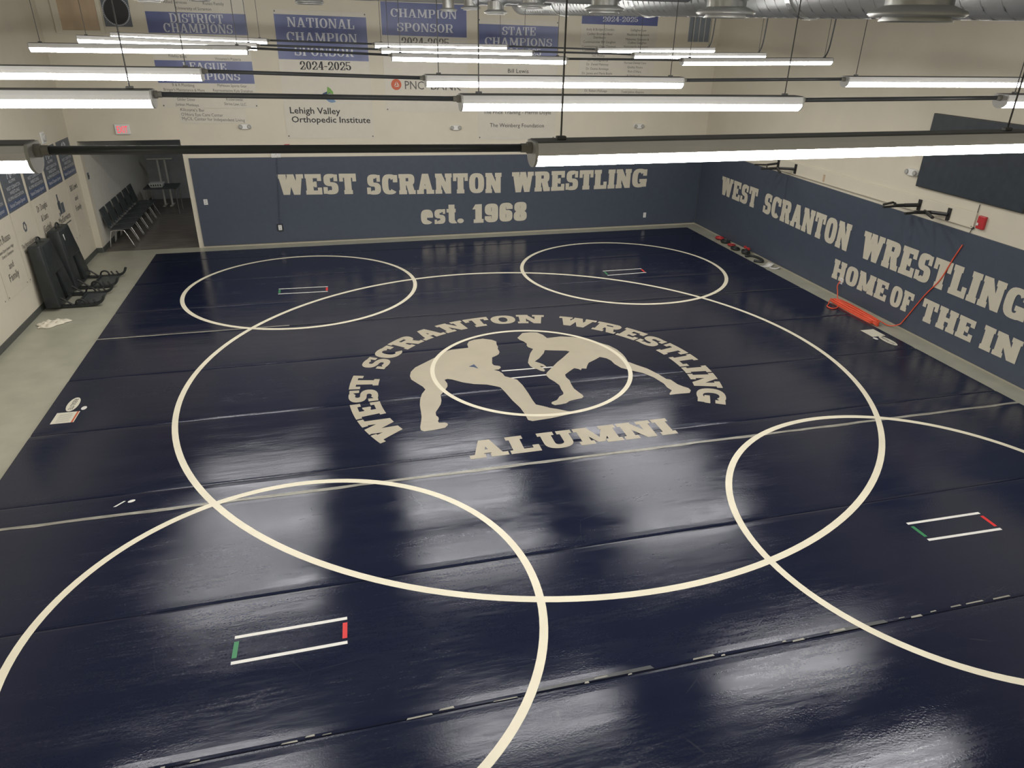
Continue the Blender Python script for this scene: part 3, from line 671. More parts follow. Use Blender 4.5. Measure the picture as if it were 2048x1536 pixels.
put(t, 'gryt', (('Allied Services', 326.5, 6, 373.6, 8, 5.5), ('Russo Family', 406, 9.5, 448, 11, 5.5), ('University of Scranton', 352.7, 19, 423, 21.5, 5.5), ('Fidelity Bank', 338, 114, 374, 116, 5), ("Vincenzo's Pizzeria", 430, 119.5, 482, 121.5, 5),
                ('B & R Plumbing', 345, 172, 389, 173.5, 5.5), ('MyHouse Sports Gear', 435, 173, 494, 175, 5.5), ("Bringer's Maintenance & More", 328, 181.5, 409.6, 183.5, 5.5), ('Representative Kyle Donahue', 426.6, 183, 506, 185, 5.5),
                ('Glider Diner', 354.5, 201, 391, 202, 5.5), ('Kosierowski', 453, 201, 486, 202, 5.5), ('Junkan Monkeys', 351.6, 211, 398, 213, 5.5), ('Shriva Law, LLC', 449, 210, 492.6, 211.5, 5.5)), fsan)
a, b = at(356, 218, 'y', BY), at(494, 246, 'y', BY)
s = flat('paper_strip', polys(bmesh.new(), [R(a.x, b.z, b.x, a.z)], (0, BY, 0), *FAR, .001), 'vinyl', t)
put(s, 'gryt', (("Kilcoyne's Bar", 361.5, 222, 409.6, 223.5, 6), ("O'Hora Eye Care Center", 363, 231.5, 446.5, 233.5, 6.3), ('MyCIL Center for Independent Living', 365, 240, 490, 243.5, 6.3)), fsan)
t = banner(-3.50, -1.535, 2.40, 5.03, 'white and blue NATIONAL CHAMPION SPONSOR banner with a leaf and wave logo', ((4.055, 4.935),), -.035)
put(t, 'wprint', (('NATIONAL', 574, 43.5, 708, 49, 18), ('CHAMPION', 573, 72.5, 713.8, 77.6, 17.5), ('SPONSOR', 589, 101.8, 707, 105, 17.5)), flet)
put(t, 'blk', (('2024-2025', 600, 130.5, 702, 132.5, 16.5),), flet)
put(t, 'blk', (('Lehigh Valley', 580.4, 226.5, 681, 228.5, 13), ('Orthopedic', 584, 244.5, 673, 245.3, 12.5), ('Institute', 679.5, 245.4, 741, 246, 12.5)), fsan, bold=.012)
def zp(L, ox, oy, k): 
    o = []
    for x, y in L:
        q = at(ox + x * k, oy + y * k, 'y', BY); o.append((q.x, q.z))
    return o
for m, L in (('leaf', [(975, 160), (975, 25), (1030, 60), (1075, 115), (1082, 170), (1055, 150), (1010, 130)]), ('navyp', [(872, 190), (905, 140), (970, 112), (1020, 125), (1060, 150), (1010, 148), (970, 165), (950, 200), (955, 240), (900, 230)]),
             ('sky', [(950, 215), (990, 160), (1040, 155), (1065, 200), (1040, 235), (985, 250)]), ('sky', [(960, 250), (1000, 285), (1050, 305), (1128, 290), (1095, 250), (1040, 235)])):
    bm = bmesh.new(); polys(bm, [zp(L, 540, 170, .1172)[::-1]], (0, BY, 0), *FAR, .002 + (.0004 if m == 'leaf' else 0)); 
    flat('logo_piece', bm, m, t)
t = banner(-1.225, .715, 2.955, 5.35, 'white and blue CHAMPION SPONSOR banner with an orange round bank logo', ((4.56, 5.22),), -.03)
put(t, 'wprint', (('CHAMPION', 781, 25, 913, 30, 16), ('SPONSOR', 794, 53.7, 906, 57.5, 16.5)), flet)
put(t, 'gryt', (('2024-2025', 803, 82.5, 898.5, 86, 16.5),), flet)
c = at(792.5, 169, 'y', BY)
bm = bmesh.new(); polys(bm, [ell((c.x, c.z), .118, .118, 0, 24)], (0, BY, 0), *FAR, .002); flat('logo_disc', bm, 'orange', t)
bm = bmesh.new(); polys(bm, [[(c.x - .055, c.z - .05), (c.x + .07, c.z - .045), (c.x + .035, c.z - .02)], [(c.x + .005, c.z + .07), (c.x - .05, c.z - .03), (c.x - .01, c.z - .01)], [(c.x + .02, c.z + .06), (c.x + .07, c.z - .03), (c.x + .02, c.z + .0)]], (0, BY, 0), *FAR, .003); flat('logo_mark', bm, 'vinyl', t)
put(t, 'gryt', (('PNC', 810, 178, 848, 179, 17), ('BANK', 862, 179, 922.6, 181, 15)), fsan, bold=.006)
t = banner(.962, 2.905, 2.295, 4.94, 'white and blue STATE CHAMPIONS banner naming a foundation at the bottom', ((4.15, 4.82),), -.03)
put(t, 'wprint', (('STATE', 1004.3, 61.5, 1071, 63, 16.5), ('CHAMPIONS', 969.6, 82, 1104, 85.6, 16), ('2024-2025', 998, 102.5, 1082, 105, 14)), flet)
put(t, 'blk', (('Bill Lewis', 1015.7, 145.6, 1057, 146.3, 8.7), ('The Price Training - Merrill Doyle', 967, 227.5, 1101.7, 228.5, 8), ('The Weinberg Foundation', 979.8, 254, 1087.8, 255, 8.6)), fsan)
t = banner(3.455, 5.415, 2.95, 5.70, 'white banner with two columns of names below a blue 2024-2025 panel', ((4.86, 5.45),), -.02, False)
put(t, 'wprint', (('2024-2025', 1206, 38, 1276, 39, 10.5),), flet)
NM = ((('Andy & Bridget Chomko', 260, 715, 330), ('Cadden Brothers Beer', 275, 690, 402), ('Distributor', 380, 578, 460), ('Commissioner Bill Gaughan', 212, 735, 532), ('Commissioner Chris Chermak', 188, 742, 605), ('Commissioner', 200, 480, 668), ('D&D', 355, 425, 752), ('Realty', 440, 560, 753),
       ('Dr. Dougherty', 285, 615, 825), ('Dr. Daniel Mahoney', 268, 622, 893), ('Dr. Dunne Armitage', 258, 622, 965), ('Dr. James and Maria Boyle', 192, 678, 1038), ('Dr. Robert McKeage', 235, 597, 1320), ('Dr. Robert Santella', 235, 585, 1385)),
      (('Gallagher Law', 975, 1235, 342), ('Maddock Insurance', 920, 1275, 415), ('Makenna, Greyson &', 900, 1275, 490), ('Collins Gaughan', 935, 1235, 545), ('Nationwide Insurance', 870, 1262, 610), ('PM Realty', 835, 1020, 740), ('Perrotti Dental Care', 875, 1228, 870),
       ('Quality Floors', 925, 1170, 940), ("Rich O'Hara", 935, 1147, 1010), ('RJ Walker Co.', 918, 1150, 1082), ('Todd Johns, Esquire', 825, 1190, 1340)))
for colm in NM:
    put(t, 'gryt', [(s_, 1140 + x0 * .1237, 20 + y * .1237, 1140 + x1 * .1237, 20.8 + y * .1237, 5) for s_, x0, x1, y in colm], fsan)
# striped hanging, plywood panel, emblem
t = thing('striped_banner', 'slate blue hanging of four vertical strips with white lines between', 'banner', (6.5, BY, 4.5))
obj('backing', BX(6.24, 6.83, BY, BY + .004, 4.5, 5.6), 'vinyl', t)
for k in range(4): obj('strip', BX(6.25 + k * .145, 6.25 + k * .145 + .128, BY - .003, BY - .0005, 4.51, 5.59), 'slate', t)
t = thing('plywood_panel', 'tan plywood panel in a cream frame high in the far left corner', 'panel', (-7.3, YF, 4.5))
obj('board', BX(-7.62, -6.92, YF - .02, YF - .004, 4.565, 5.9), 'ply', t)
for x0, x1, z0, z1 in ((-7.74, -7.62, 4.50, 5.9), (-6.92, -6.84, 4.50, 5.9), (-7.62, -6.92, 4.50, 4.565)): obj('frame_rail', BX(x0, x1, YF - .035, YF - .002, z0, z1, bev=.005), 'wall', t)
t = thing('emblem_sign', 'dark square sign with a beaded white ring beside the plywood panel', 'sign', (-6.55, YF, 4.64))
obj('plate', BX(-6.81, -6.30, YF - .022, YF - .004, 4.64, 5.19), 'greyhead', t)
bm = bmesh.new()
for k in range(52):
    a = 2 * math.pi * k / 52; polys(bm, [ell((-6.555 + .245 * math.cos(a), 4.925 + .262 * math.sin(a)), .011, .011, 0, 6)], (0, YF - .022, 0), *FAR, .002)
flat('beaded_ring', bm, 'wprint', t)['kind'] = 'stuff'
bm = bmesh.new(); polys(bm, [ell((-6.555, 4.925), .225, .242, 0, 32)], (0, YF - .022, 0), *FAR, .001); flat('dark_disc', bm, 'blk', t)
# ------------------------------------------------------------------ far wall: fittings
t = thing('exit_sign', 'white box sign with lit red EXIT letters above the dark opening', 'exit sign', (-6.9, YF, 2.6))
obj('sign_box', BX(-7.055, -6.755, YF - .06, YF - .002, 2.545, 2.755, bev=.008), 'plate', t)
bm = bmesh.new(); sans_line(bm, 'EXIT', FAR, (0, YF - .06, 0), -6.905, 2.578, .21, .14, .002, 0, .004); flat('lettering', bm, 'exitred', t)
def emergency(P0, U, N, label, w=.29, one=False):
    """twin-head emergency lamp on a wall at P0, along U, facing N"""
    P0, U, N = Vector(P0), Vector(U), Vector(N); Z = Vector((0, 0, 1))
    t = thing('emergency_light', label, 'emergency light', P0, 'twin-head emergency lamps on the walls')
    bm = bmesh.new()
    A = []
    for d, s in ((.002, 1.), (.05, .93), (.06, .82)):
        A.append([bm.verts.new(P0 + N * d + U * (w / 2 * s * math.copysign(abs(math.cos(k * math.pi / 12)) ** .6, math.cos(k * math.pi / 12))) + Z * (.06 * s * math.copysign(abs(math.sin(k * math.pi / 12)) ** .7, math.sin(k * math.pi / 12)))) for k in range(24)])
    for a, b in zip(A, A[1:]):
        for k in range(24): bm.faces.new((a[k], a[(k + 1) % 24], b[(k + 1) % 24], b[k]))
    bm.faces.new(A[0][::-1]); bm.faces.new(A[-1])
    obj('housing', bm, 'plate', t)
    for s in (-1, 1):
        c = P0 + N * .045 + U * (s * w * .31)
        o = obj('lamp_head', TB([c, c + N * .018, c + N * .028], [.044, .044, .038], 16), 'head', t)
        obj('lens', TB([c + N * .0285, c + N * .031], [.03, .024], 14), 'glassy', o)
emergency((-4.39, YF, 2.668), (1, 0, 0), (0, -1, 0), 'white twin-head emergency lamp under the league champions banner')
emergency((.404, YF, 2.581), (1, 0, 0), (0, -1, 0), 'white twin-head emergency lamp right of the bank logo banner')
emergency((5.145, YF, 2.553), (1, 0, 0), (0, -1, 0), 'white twin-head emergency lamp on the far wall right of all banners')
emergency((XR, .95, 2.60), (0, 1, 0), (-1, 0, 0), 'white twin-head emergency lamp beside the big black screen', .30)
def plate(c, plane, w, h, label, m='plate', name='outlet_plate', cat='outlet', box_m=None):
    U, V = plane; N = U.cross(V); c = Vector(c)
    t = thing(name, label, cat, c)
    def slabx(nm, w, h, d0, d1, mm):
        bm = bmesh.new(); p = [c + U * (sx * w / 2) + V * (sy * h / 2) + N * d for d in (d0, d1) for sx, sy in ((-1, -1), (1, -1), (1, 1), (-1, 1))]
        hexa(bm, p); return obj(nm, bm, mm, t)
    d = .002
    if box_m: slabx('back_box', w * 1.7, h * 1.35, .001, .03, box_m); d = .03
    slabx('cover', w, h, d, d + .008, m)
    for s in (-1, 1):
        q = c + V * (s * h * .22) + N * (d + .008)
        bm = bmesh.new(); hexa(bm, [q + U * (sx * w * .2) + V * (sy * h * .12) + N * dd for dd in (0, .004) for sx, sy in ((-1, -1), (1, -1), (1, 1), (-1, 1))]); obj('socket', bm, 'cap', t)
    return t
a = at(411.5, 404, 'y', PY); plate(a, FAR, .085, .125, 'white outlet plate near the left end of the far navy padding')
a = at(560.5, 454.5, 'y', PY); plate(a, FAR, .08, .12, 'white outlet in a black box below the lettering on the far padding', box_m='blackp')
a = at(1289, 430, 'y', PY); plate(a, FAR, .075, .13, 'white outlet plate right of est. 1968 on the far padding')
t = thing('surface_conduit', 'thin navy conduit running down the far padding to the black outlet box', 'conduit', at(553, 330, 'y', PY))
a, b = at(553, 317, 'y', PY), at(559.5, 449, 'y', PY)
obj('tube', TB([(a.x, PY - .012, a.z), (b.x, PY - .012, b.z)], .011, 8), 'pad', t)
for f in (.1, .5, .9): obj('strap', BX(a.x + (b.x - a.x) * f - .03, a.x + (b.x - a.x) * f + .03, PY - .026, PY - .0015, a.z + (b.z - a.z) * f - .01, a.z + (b.z - a.z) * f + .01), 'pad', t)
c = at(552, 310.5, 'y', YF)
t = thing('junction_box', 'white speckled junction box on top of the far padding', 'box', (c.x, YF, c.z))
obj('box_body', BX(c.x - .105, c.x + .105, YF - .055, YF - .001, c.z - .045, c.z + .05, bev=.005), 'plate', t)
bm = bmesh.new()
for k in range(14): polys(bm, [ell((c.x + rnd.uniform(-.085, .085), c.z + rnd.uniform(-.035, .035)), .006, .005, 0, 6)], (0, YF - .055, 0), *FAR, .0015)
flat('specks', bm, 'gryt', t)['kind'] = 'stuff'
c = at(574, 290, 'y', YF)
t = thing('alarm_box', 'small red alarm box above the far padding behind a conduit', 'alarm', (c.x, YF, c.z))
obj('box_body', BX(c.x - .06, c.x + .06, YF - .05, YF - .001, c.z - .09, c.z + .02, bev=.006), 'redp', t)
obj('face_plate', BX(c.x - .04, c.x + .04, YF - .054, YF - .05, c.z - .07, c.z - .02), 'wprint', t)
# ------------------------------------------------------------------ left wall
BX_ = XL + .008
def lbanner(y0, y1, label, names, grey=(), extra=None):
    t = thing('roll_banner', label, 'banner', (BX_, (y0 + y1) / 2, .56), 'tall sponsor banners along the left wall')
    obj('vinyl_sheet', BX(XL + .002, BX_, y0, y1, .56, 2.515), 'vinyl2', t)
    F = lambda nm, pl, m, off: flat(nm, polys(bmesh.new(), pl, (BX_, 0, 0), *LEFT, off), m, t)
    w = y1 - y0; yc = (y0 + y1) / 2
    F('header_panel', [R(y0, 1.77, y1, 2.515)], 'greyhead', .0012)
    F('blue_strip', [R(y0, 1.80, y1, 1.93)], 'bluehead', .002)
    for pts in (WA, WB):
        bm = filled(bmesh.new(), [(p[0] * .085, p[1] * .062) for p in pts], 0)
        for f in bm.faces:
            if f.normal.z < 0: f.normal_flip()
        for v in bm.verts: v.co = Vector((BX_ + .003, yc + v.co.x, 2.385 + v.co.y))
        flat('crest', bm, 'wprint', t)
    def tx(s, z, cap, wd, m='wprint', bold=0.):
        bm = bmesh.new(); sans_line(bm, s, LEFT, (BX_, 0, 0), yc, z, wd, cap, .004, 0, bold); flat('lettering', bm, m, t)
    tx('ALUMNI', 2.215, .055, .30)
    tx('WEST SCRANTON', 2.115, .058, .62); tx('WRESTLING', 2.035, .056, .44); tx('ALUMNI ASSOCIATION', 1.955, .054, .74)
    tx('National Champion Sponsor', 1.838, .065, .72)
    for s, z, cap, wd in names: tx(s, z, cap, wd, 'gryt', .0)
    for s, z, cap, wd in grey: tx(s, z, cap, wd, 'gryt', .0)
    for y in (y0 + .04, y1 - .04):
        F('grommet', [ell((y, .60), .014, .014, 0, 10)], 'brass', .003)
    return t
lbanner(7.34, 8.20, 'tall banner for Bill Lewis and Family, last before the opening', (('Bill Lewis', 1.50, .12, .50), ('and', 1.28, .10, .20), ('Family', 1.07, .12, .38)))
t = lbanner(6.31, 7.21, 'tall banner with a dark building logo and Services below', (('MedServices', 1.06, .13, .72),))
for y0, y1, z0, z1 in ((6.56, 6.62, 1.33, 1.47), (6.60, 6.67, 1.22, 1.62), (6.66, 6.72, 1.22, 1.48), (6.74, 6.90, 1.22, 1.42), (6.53, 6.58, 1.2, 1.27)):
    flat('logo_block', polys(bmesh.new(), [R(y0, z0, y1, z1)], (BX_, 0, 0), *LEFT, .003), 'greyhead', t)
flat('tagline', polys(bmesh.new(), [R(6.42, .985, 7.1, 1.01)], (BX_, 0, 0), *LEFT, .003), 'gryt', t)
lbanner(5.27, 6.18, 'tall banner for Dr. Douglas and Laura behind the far sled', (('Dr. Douglas', 1.52, .12, .55), ('& Laura', 1.33, .12, .36), ('(Gschel)', 1.13, .12, .44)))
t = lbanner(4.24, 5.16, 'tall foundation banner with a six-sided knot logo behind the near sled', (('The Harry and Jeanette', 1.13, .075, .74), ('Weinberg Foundation', 1.02, .075, .66)))
for k in range(6):
    a0, a1 = math.radians(60 * k + 5), math.radians(60 * k + 70)
    P_ = [(4.70 + .085 * math.cos(a0), 1.44 + .10 * math.sin(a0)), (4.70 + .085 * math.cos(a1), 1.44 + .10 * math.sin(a1)), (4.70 + .04 * math.cos(a1 - .5), 1.44 + .05 * math.sin(a1 - .5)), (4.70 + .045 * math.cos(a0 - .3), 1.44 + .055 * math.sin(a0 - .3))]
    flat('logo_piece', polys(bmesh.new(), [P_], (BX_, 0, 0), *LEFT, .003 + .0001 * k), 'greyhead', t)
lbanner(3.24, 4.17, 'tall banner for Russo and Family, nearest fully seen on the left wall', (('Art Russo', 1.41, .13, .56), ('and', .99, .11, .20), ('Family', .80, .13, .42)), (('State Open Junior High', 1.28, .05, .62), ('District Champions', 1.20, .05, .50)))
lbanner(2.20, 3.14, 'tall white banner cut off by the left edge of the view', ())
c = Vector((XL, 6.69, 2.70))
t = thing('alarm_horn', 'white round alarm horn above the left wall banners', 'alarm', c)
obj('base_plate', BX(XL + .001, XL + .03, 6.60, 6.80, 2.58, 2.80, bev=.008), 'plate', t)
obj('speaker_cone', TB([(XL + .03, 6.70, 2.69), (XL + .06, 6.70, 2.69), (XL + .07, 6.70, 2.69)], [.075, .07, .05], 20), 'cap', t)
a = at(176, 352, 'x', OX0)
t = thing('wall_switch', 'dark switch plate on the left side of the opening', 'switch', a)
obj('cover', BX(OX0 + .001, OX0 + .012, a.y - .05, a.y + .05, a.z - .07, a.z + .07, bev=.003), 'greyhead', t)
obj('toggle', BX(OX0 + .012, OX0 + .024, a.y - .012, a.y + .012, a.z - .02, a.z + .02), 'blackp', t)
# ------------------------------------------------------------------ the two sleds and the towel
def bevhex(pts, b):
    bm = hexa(bmesh.new(), pts); bmesh.ops.bevel(bm, geom=bm.edges[:], offset=b, segments=3, affect='EDGES', profile=.5); return bm
def sled(y, label, strip):
    t = thing('padded_sled', label, 'sled', (-7.5, y + .5, ZF), 'black padded sleds leaning on the left wall')
    F = ZF
    for b0, b1, t0, t1, ff in ((.0, .40, .03, .36, 0), (.64, 1.02, .345, .69, .0)):
        obj('padded_leg', bevhex([(-7.91, y + b0, F + .05), (-7.66, y + b0, F + .05), (-7.66, y + b1, F + .05), (-7.91, y + b1, F + .05),
                                  (-7.945, y + t0, F + 1.20), (-7.74, y + t0 + .03, F + 1.20), (-7.74, y + t1 - .03, F + 1.20), (-7.945, y + t1, F + 1.20)], .035), 'fabric', t, True)
    obj('cross_seam', bevhex([(-7.90, y + .05, F + .62), (-7.68, y + .05, F + .62), (-7.68, y + .80, F + .62), (-7.90, y + .80, F + .62), (-7.93, y + .08, F + 1.19), (-7.735, y + .1, F + 1.19), (-7.735, y + .62, F + 1.19), (-7.93, y + .64, F + 1.19)], .03), 'fabric', t, True)
    obj('loop_handle', TB(smooth_path([(-7.84, y + .28, F + 1.17), (-7.84, y + .27, F + 1.25), (-7.84, y + .35, F + 1.29), (-7.84, y + .43, F + 1.25), (-7.84, y + .42, F + 1.17)], 4), .016, 6), 'fabric', t, True)
    if strip: obj('label_strip', bevhex([(-7.737, y + .20, F + .90), (-7.715, y + .20, F + .90), (-7.715, y + .235, F + .90), (-7.737, y + .235, F + .90), (-7.737, y + .17, F + 1.10), (-7.715, y + .17, F + 1.10), (-7.715, y + .205, F + 1.10), (-7.737, y + .205, F + 1.10)], .003), 'plate', t)
    for k in (.17, .87):
        path = smooth_path([(-7.78, y + k, F + .045), (-7.55, y + k, F + .035), (-7.25, y + k, F + .035), (-7.10, y + k, F + .05), (-7.0, y + k, F + .10), (-6.955, y + k, F + .19)], 4)
        bm = bmesh.new(); prev = None                          # a runner of rectangular section
        for i, p in enumerate(path):
            q = (path[min(i + 1, len(path) - 1)] - path[max(i - 1, 0)]).normalized(); n = Vector((-q.z, 0, q.x))
            cur = [bm.verts.new(p + n * a + Vector((0, b, 0))) for a, b in ((-.02, -.042), (-.02, .042), (.02, .042), (.02, -.042))]
            if prev:
                for j in range(4): bm.faces.new((prev[j], prev[(j + 1) % 4], cur[(j + 1) % 4], cur[j]))
            else: bm.faces.new(cur[::-1])
            prev = cur
        bm.faces.new(prev)
        r = obj('runner', bm, 'blackp', t)
        obj('brace', TB([(-7.70, y + k, F + .22), (-7.50, y + k, F + .05)], .016, 6), 'bracket', r)
        obj('carry_loop', TB(smooth_path([(-7.46, y + k, F + .04), (-7.43, y + k, F + .12), (-7.37, y + k, F + .145), (-7.31, y + k, F + .12), (-7.28, y + k, F + .04)], 4), .017, 6), 'bracket', r, True)
        for x in (-7.20, -7.10): obj('peg', TB([(x, y + k, F + .045), (x - .05, y + k + .01, F + .13)], .016, 6), 'bracket', r)
    for x in (-7.70, -7.44): obj('crossbar', TB([(x, y + .17, F + .05), (x, y + .87, F + .05)], .022, 8), 'blackp', t)
    obj('deck_plate', BX(-7.42, -7.08, y + .20, y + .84, F + .03, F + .045, bev=.004), 'chair', t)
sled(4.33, 'near black padded sled with curved runners against the left wall', False)
sled(5.42, 'far black padded sled with a white strip on its upright', True)
bm = bmesh.new(); nx, ny = 22, 16; G = []
for i in range(nx + 1):
    row = []
    for j in range(ny + 1):
        u, v = i / nx * 2 - 1, j / ny * 2 - 1
        k = 1 + .16 * math.sin(3 * math.atan2(v, u) + .6) + .10 * math.sin(7 * math.atan2(v, u))
        r = max(abs(u), abs(v)); s = r / max(math.hypot(u, v), 1e-6)
        x, y = -7.62 + u * s * .235 * k, 3.66 + v * s * .17 * k + .06 * u
        edge = max(0, 1 - r ** 4)
        z = ZF + .004 + edge * (.030 + .022 * math.sin(9 * u + 3 * v) * math.cos(5 * v - 2 * u) + .012 * math.sin(17 * v + 5 * u)) + .006 * rnd.random() * edge
        row.append(bm.verts.new((x, y, z)))
    G.append(row)
for i in range(nx):
    for j in range(ny): bm.faces.new((G[i][j], G[i + 1][j], G[i + 1][j + 1], G[i][j + 1]))
o = obj('towel', bm, 'cloth', None, True); md = o.modifiers.new('thickness', 'SOLIDIFY'); md.thickness = .006; md.offset = 1
tag(o, 'crumpled white towel dropped on the grey-green floor by the left wall', 'towel')
# ------------------------------------------------------------------ chairs and things in the dark hallway
def make_chair(x, y, label):
    t = thing('stacking_chair', label, 'chair', (x, y, ZF), 'dark plastic chairs lined along the hallway wall')
    F = ZF
    obj('seat', bevhex([(x - .20, y - .22, F + .42), (x + .24, y - .23, F + .44), (x + .24, y + .23, F + .44), (x - .20, y + .22, F + .42), (x - .20, y - .22, F + .445), (x + .24, y - .23, F + .465), (x + .24, y + .23, F + .465), (x - .20, y + .22, F + .445)], .011), 'chair', t)
    bm = bmesh.new()
    bp = lambda a, z: (x - .22 - .10 * z - a, F + .44 + z * .46)
    for y0, y1, z0, z1 in ((-.21, .21, .05, .62), (-.20, .20, .93, 1.0)) + tuple((-.20 + k * .0733, -.165 + k * .0733, .62, .93) for k in range(6)):
        (xa, za), (xb, zb) = bp(0, z0), bp(0, z1)
        hexa(bm, [(xa - .012, y + y0, za), (xa + .006, y + y0, za), (xa + .006, y + y1, za), (xa - .012, y + y1, za), (xb - .012, y + y0, zb), (xb + .006, y + y0, zb), (xb + .006, y + y1, zb), (xb - .012, y + y1, zb)])
    obj('backrest', bm, 'chair', t)
    for s in (-1, 1):
        obj('leg_frame', TB(smooth_path([(x - .27, y + s * .23, F + .005), (x - .20, y + s * .22, F + .34), (x - .15, y + s * .21, F + .405), (x + .06, y + s * .21, F + .41), (x + .12, y + s * .22, F + .36), (x + .27, y + s * .24, F + .005)], 4), .0125, 8), 'chrome', t, True)
    for dx in (-.1, .06): obj('under_bar', TB([(x + dx, y - .21, F + .41), (x + dx, y + .21, F + .41)], .01, 6), 'chrome', t)
    obj('back_post', TB([(x - .19, y - .1, F + .42), (x - .225, y - .1, F + .50)], .014, 6), 'chair', t); obj('back_post', TB([(x - .19, y + .1, F + .42), (x - .225, y + .1, F + .50)], .014, 6), 'chair', t)
    return t
c0 = make_chair(-7.53, 8.87, 'nearest dark plastic chair with chrome legs at the opening')
for k, lb in enumerate(('second dark chair from the opening in the hallway row', 'third dark chair from the opening in the hallway row', 'fourth dark chair from the opening in the hallway row', 'fifth dark chair from the opening in the hallway row', 'farthest dark chair at the end of the hallway row')):
    copy_tree(c0, (0, .56 * (k + 1), 0), lb)
t = thing('hall_table', 'small dark table at the end of the hallway chairs', 'table', (-7.1, 12.3, ZF))
obj('tabletop', BX(-7.60, -6.75, 12.0, 12.7, .66, .69, bev=.006), 'chair', t)
for x in (-7.55, -6.80):
    for y in (12.05, 12.65): obj('leg', TB([(x, y, ZF + .004), (x, y, .66)], .018, 8), 'chrome', t)
t = thing('white_tray', 'white tray box with dark slots standing on the hallway table', 'box', (-7.2, 12.2, .69))
obj('tray_body', bevhex([(-7.42, 12.08, .692), (-7.12, 12.08, .692), (-7.12, 12.35, .692), (-7.42, 12.35, .692), (-7.46, 12.05, .80), (-7.08, 12.05, .80), (-7.08, 12.38, .80), (-7.46, 12.38, .80)], .008), 'plate', t)
for k in range(5): obj('slot', BX(-7.40 + k * .058, -7.375 + k * .058, 12.048, 12.064, .735, .785), 'blackp', t)
t = thing('pipe_stand', 'pale pipe stand with a top bar behind the hallway table', 'stand', (-7.1, 13.2, ZF))
obj('top_bar', BX(-7.62, -6.95, 13.2, 13.3, 1.26, 1.30, bev=.006), 'hall', t)
for x in (-7.36, -7.17): obj('post', TB([(x, 13.25, ZF + .005), (x, 13.25, 1.26)], .03, 10), 'hall', t)
for x in (-7.36, -7.17): obj('foot', BX(x - .04, x + .04, 13.05, 13.45, ZF + .005, ZF + .03, bev=.004), 'hall', t)
# ------------------------------------------------------------------ right wall
t = thing('television', 'very large black flat screen high on the right wall', 'television', (XR, -.26, 3))
obj('housing', BX(XR - .055, XR - .004, -1.335, .775, 2.405, 3.575, bev=.006), 'blackp', t)
flat('screen', polys(bmesh.new(), [R(-.757, 2.423, 1.317, 3.557)], (XR - .055, 0, 0), *RIGHT, .0015), 'screen', t)
obj('wall_mount', BX(XR - .004, XR - .001, -.9, .3, 2.7, 3.2), 'bracket', t)
t = thing('wall_board', 'long white painted board along the right wall above the padding', 'board', (XR, 2.3, 2.02))
obj('panel', BX(XR - .03, XR - .001, -.56, 5.6, 2.015, 2.245, bev=.006), 'wall', t)
obj('ledge', BX(XR - .045, XR - .03, -.56, 5.6, 2.005, 2.02), 'wall', t)
obj('wood_strip', BX(XR - .036, XR - .030, 3.18, 3.235, 2.03, 2.17), 'ply', t)
def wall_bracket(plate_px, arms, label):
    (a0, a1) = plate_px; p = at(*a0, 'x', XR - .04); q = at(*a1, 'x', XR - .04)
    t = thing('wall_bracket', label, 'bracket', p, 'black steel arm brackets on the right wall')
    obj('wall_plate', BX(XR - .048, XR - .030, p.y - .035, p.y + .035, min(p.z, q.z), max(p.z, q.z), bev=.003), 'bracket', t)
    zm = (p.z + q.z) / 2
    for nm, L, r in arms:
        pts = []
        for s_ in L:
            if s_ == 'W': pts.append(Vector((XR - .05, p.y, zm)))
            else: pts.append(at(*s_, 'z', zm - .02))
        obj(nm, TB(pts, r, 6), 'bracket', t)
Z3 = lambda x, y: (1740 + x * .127, 380 + y * .127)
Z5 = lambda x, y: (1480 + x * .0781, 310 + y * .0781)
wall_bracket((Z3(800, 150), Z3(785, 330)), (('arm', ['W', Z3(540, 240)], .034), ('forearm', [Z3(545, 240), Z3(380, 245)], .03), ('prong', [Z3(400, 215), Z3(360, 195), Z3(215, 228)], .02), ('prong', [Z3(390, 255), Z3(210, 268)], .02)), 'black steel arm bracket left of the pair below the big screen')
wall_bracket((Z3(1265, 285), Z3(1205, 480)), (('arm', ['W', Z3(960, 350)], .03), ('forearm', [Z3(965, 350), Z3(700, 350)], .03), ('prong', [Z3(720, 355), Z3(550, 370)], .022), ('crosspiece', [Z3(860, 330), Z3(985, 435)], .026)), 'black steel arm bracket right of the pair, nearest the red alarm')
wall_bracket((Z5(1440, 235), Z5(1405, 485)), (('arm', ['W', Z5(1010, 340)], .03), ('forearm', [Z5(1020, 340), Z5(760, 345)], .03), ('prong', [Z5(780, 345), Z5(540, 352)], .022), ('crosspiece', [Z5(940, 330), Z5(1030, 450)], .026)), 'black steel arm bracket in the far pair below the bright lamp')
wall_bracket((Z5(1000, 120), Z5(980, 310)), (('arm', ['W', Z5(700, 250)], .024), ('prong', [Z5(700, 250), Z5(370, 245)], .018), ('crosspiece', [Z5(680, 240), Z5(690, 310)], .014)), 'black steel arm bracket farthest along the right wall')
t = thing('fire_alarm', 'red pull-station fire alarm below the big screen', 'alarm', (XR, -.69, 2.1))
obj('box_body', BX(XR - .05, XR - .001, -.76, -.62, 2.02, 2.22, bev=.012), 'redp', t)
obj('pull_handle', BX(XR - .062, XR - .05, -.665, -.635, 2.07, 2.11, bev=.003), 'plate', t)
p = [at(1960, 409, 'x', XR - .012), at(1951, 438, 'x', XR - .012), at(1945, 455, 'x', XR - .012), at(1937, 470, 'x', XR - .012)]
t = thing('screen_cord', 'thin dark power cord hanging down from the big screen', 'cord', p[0])
obj('cable', TB(smooth_path(p, 3), .006, 6), 'cable', t)
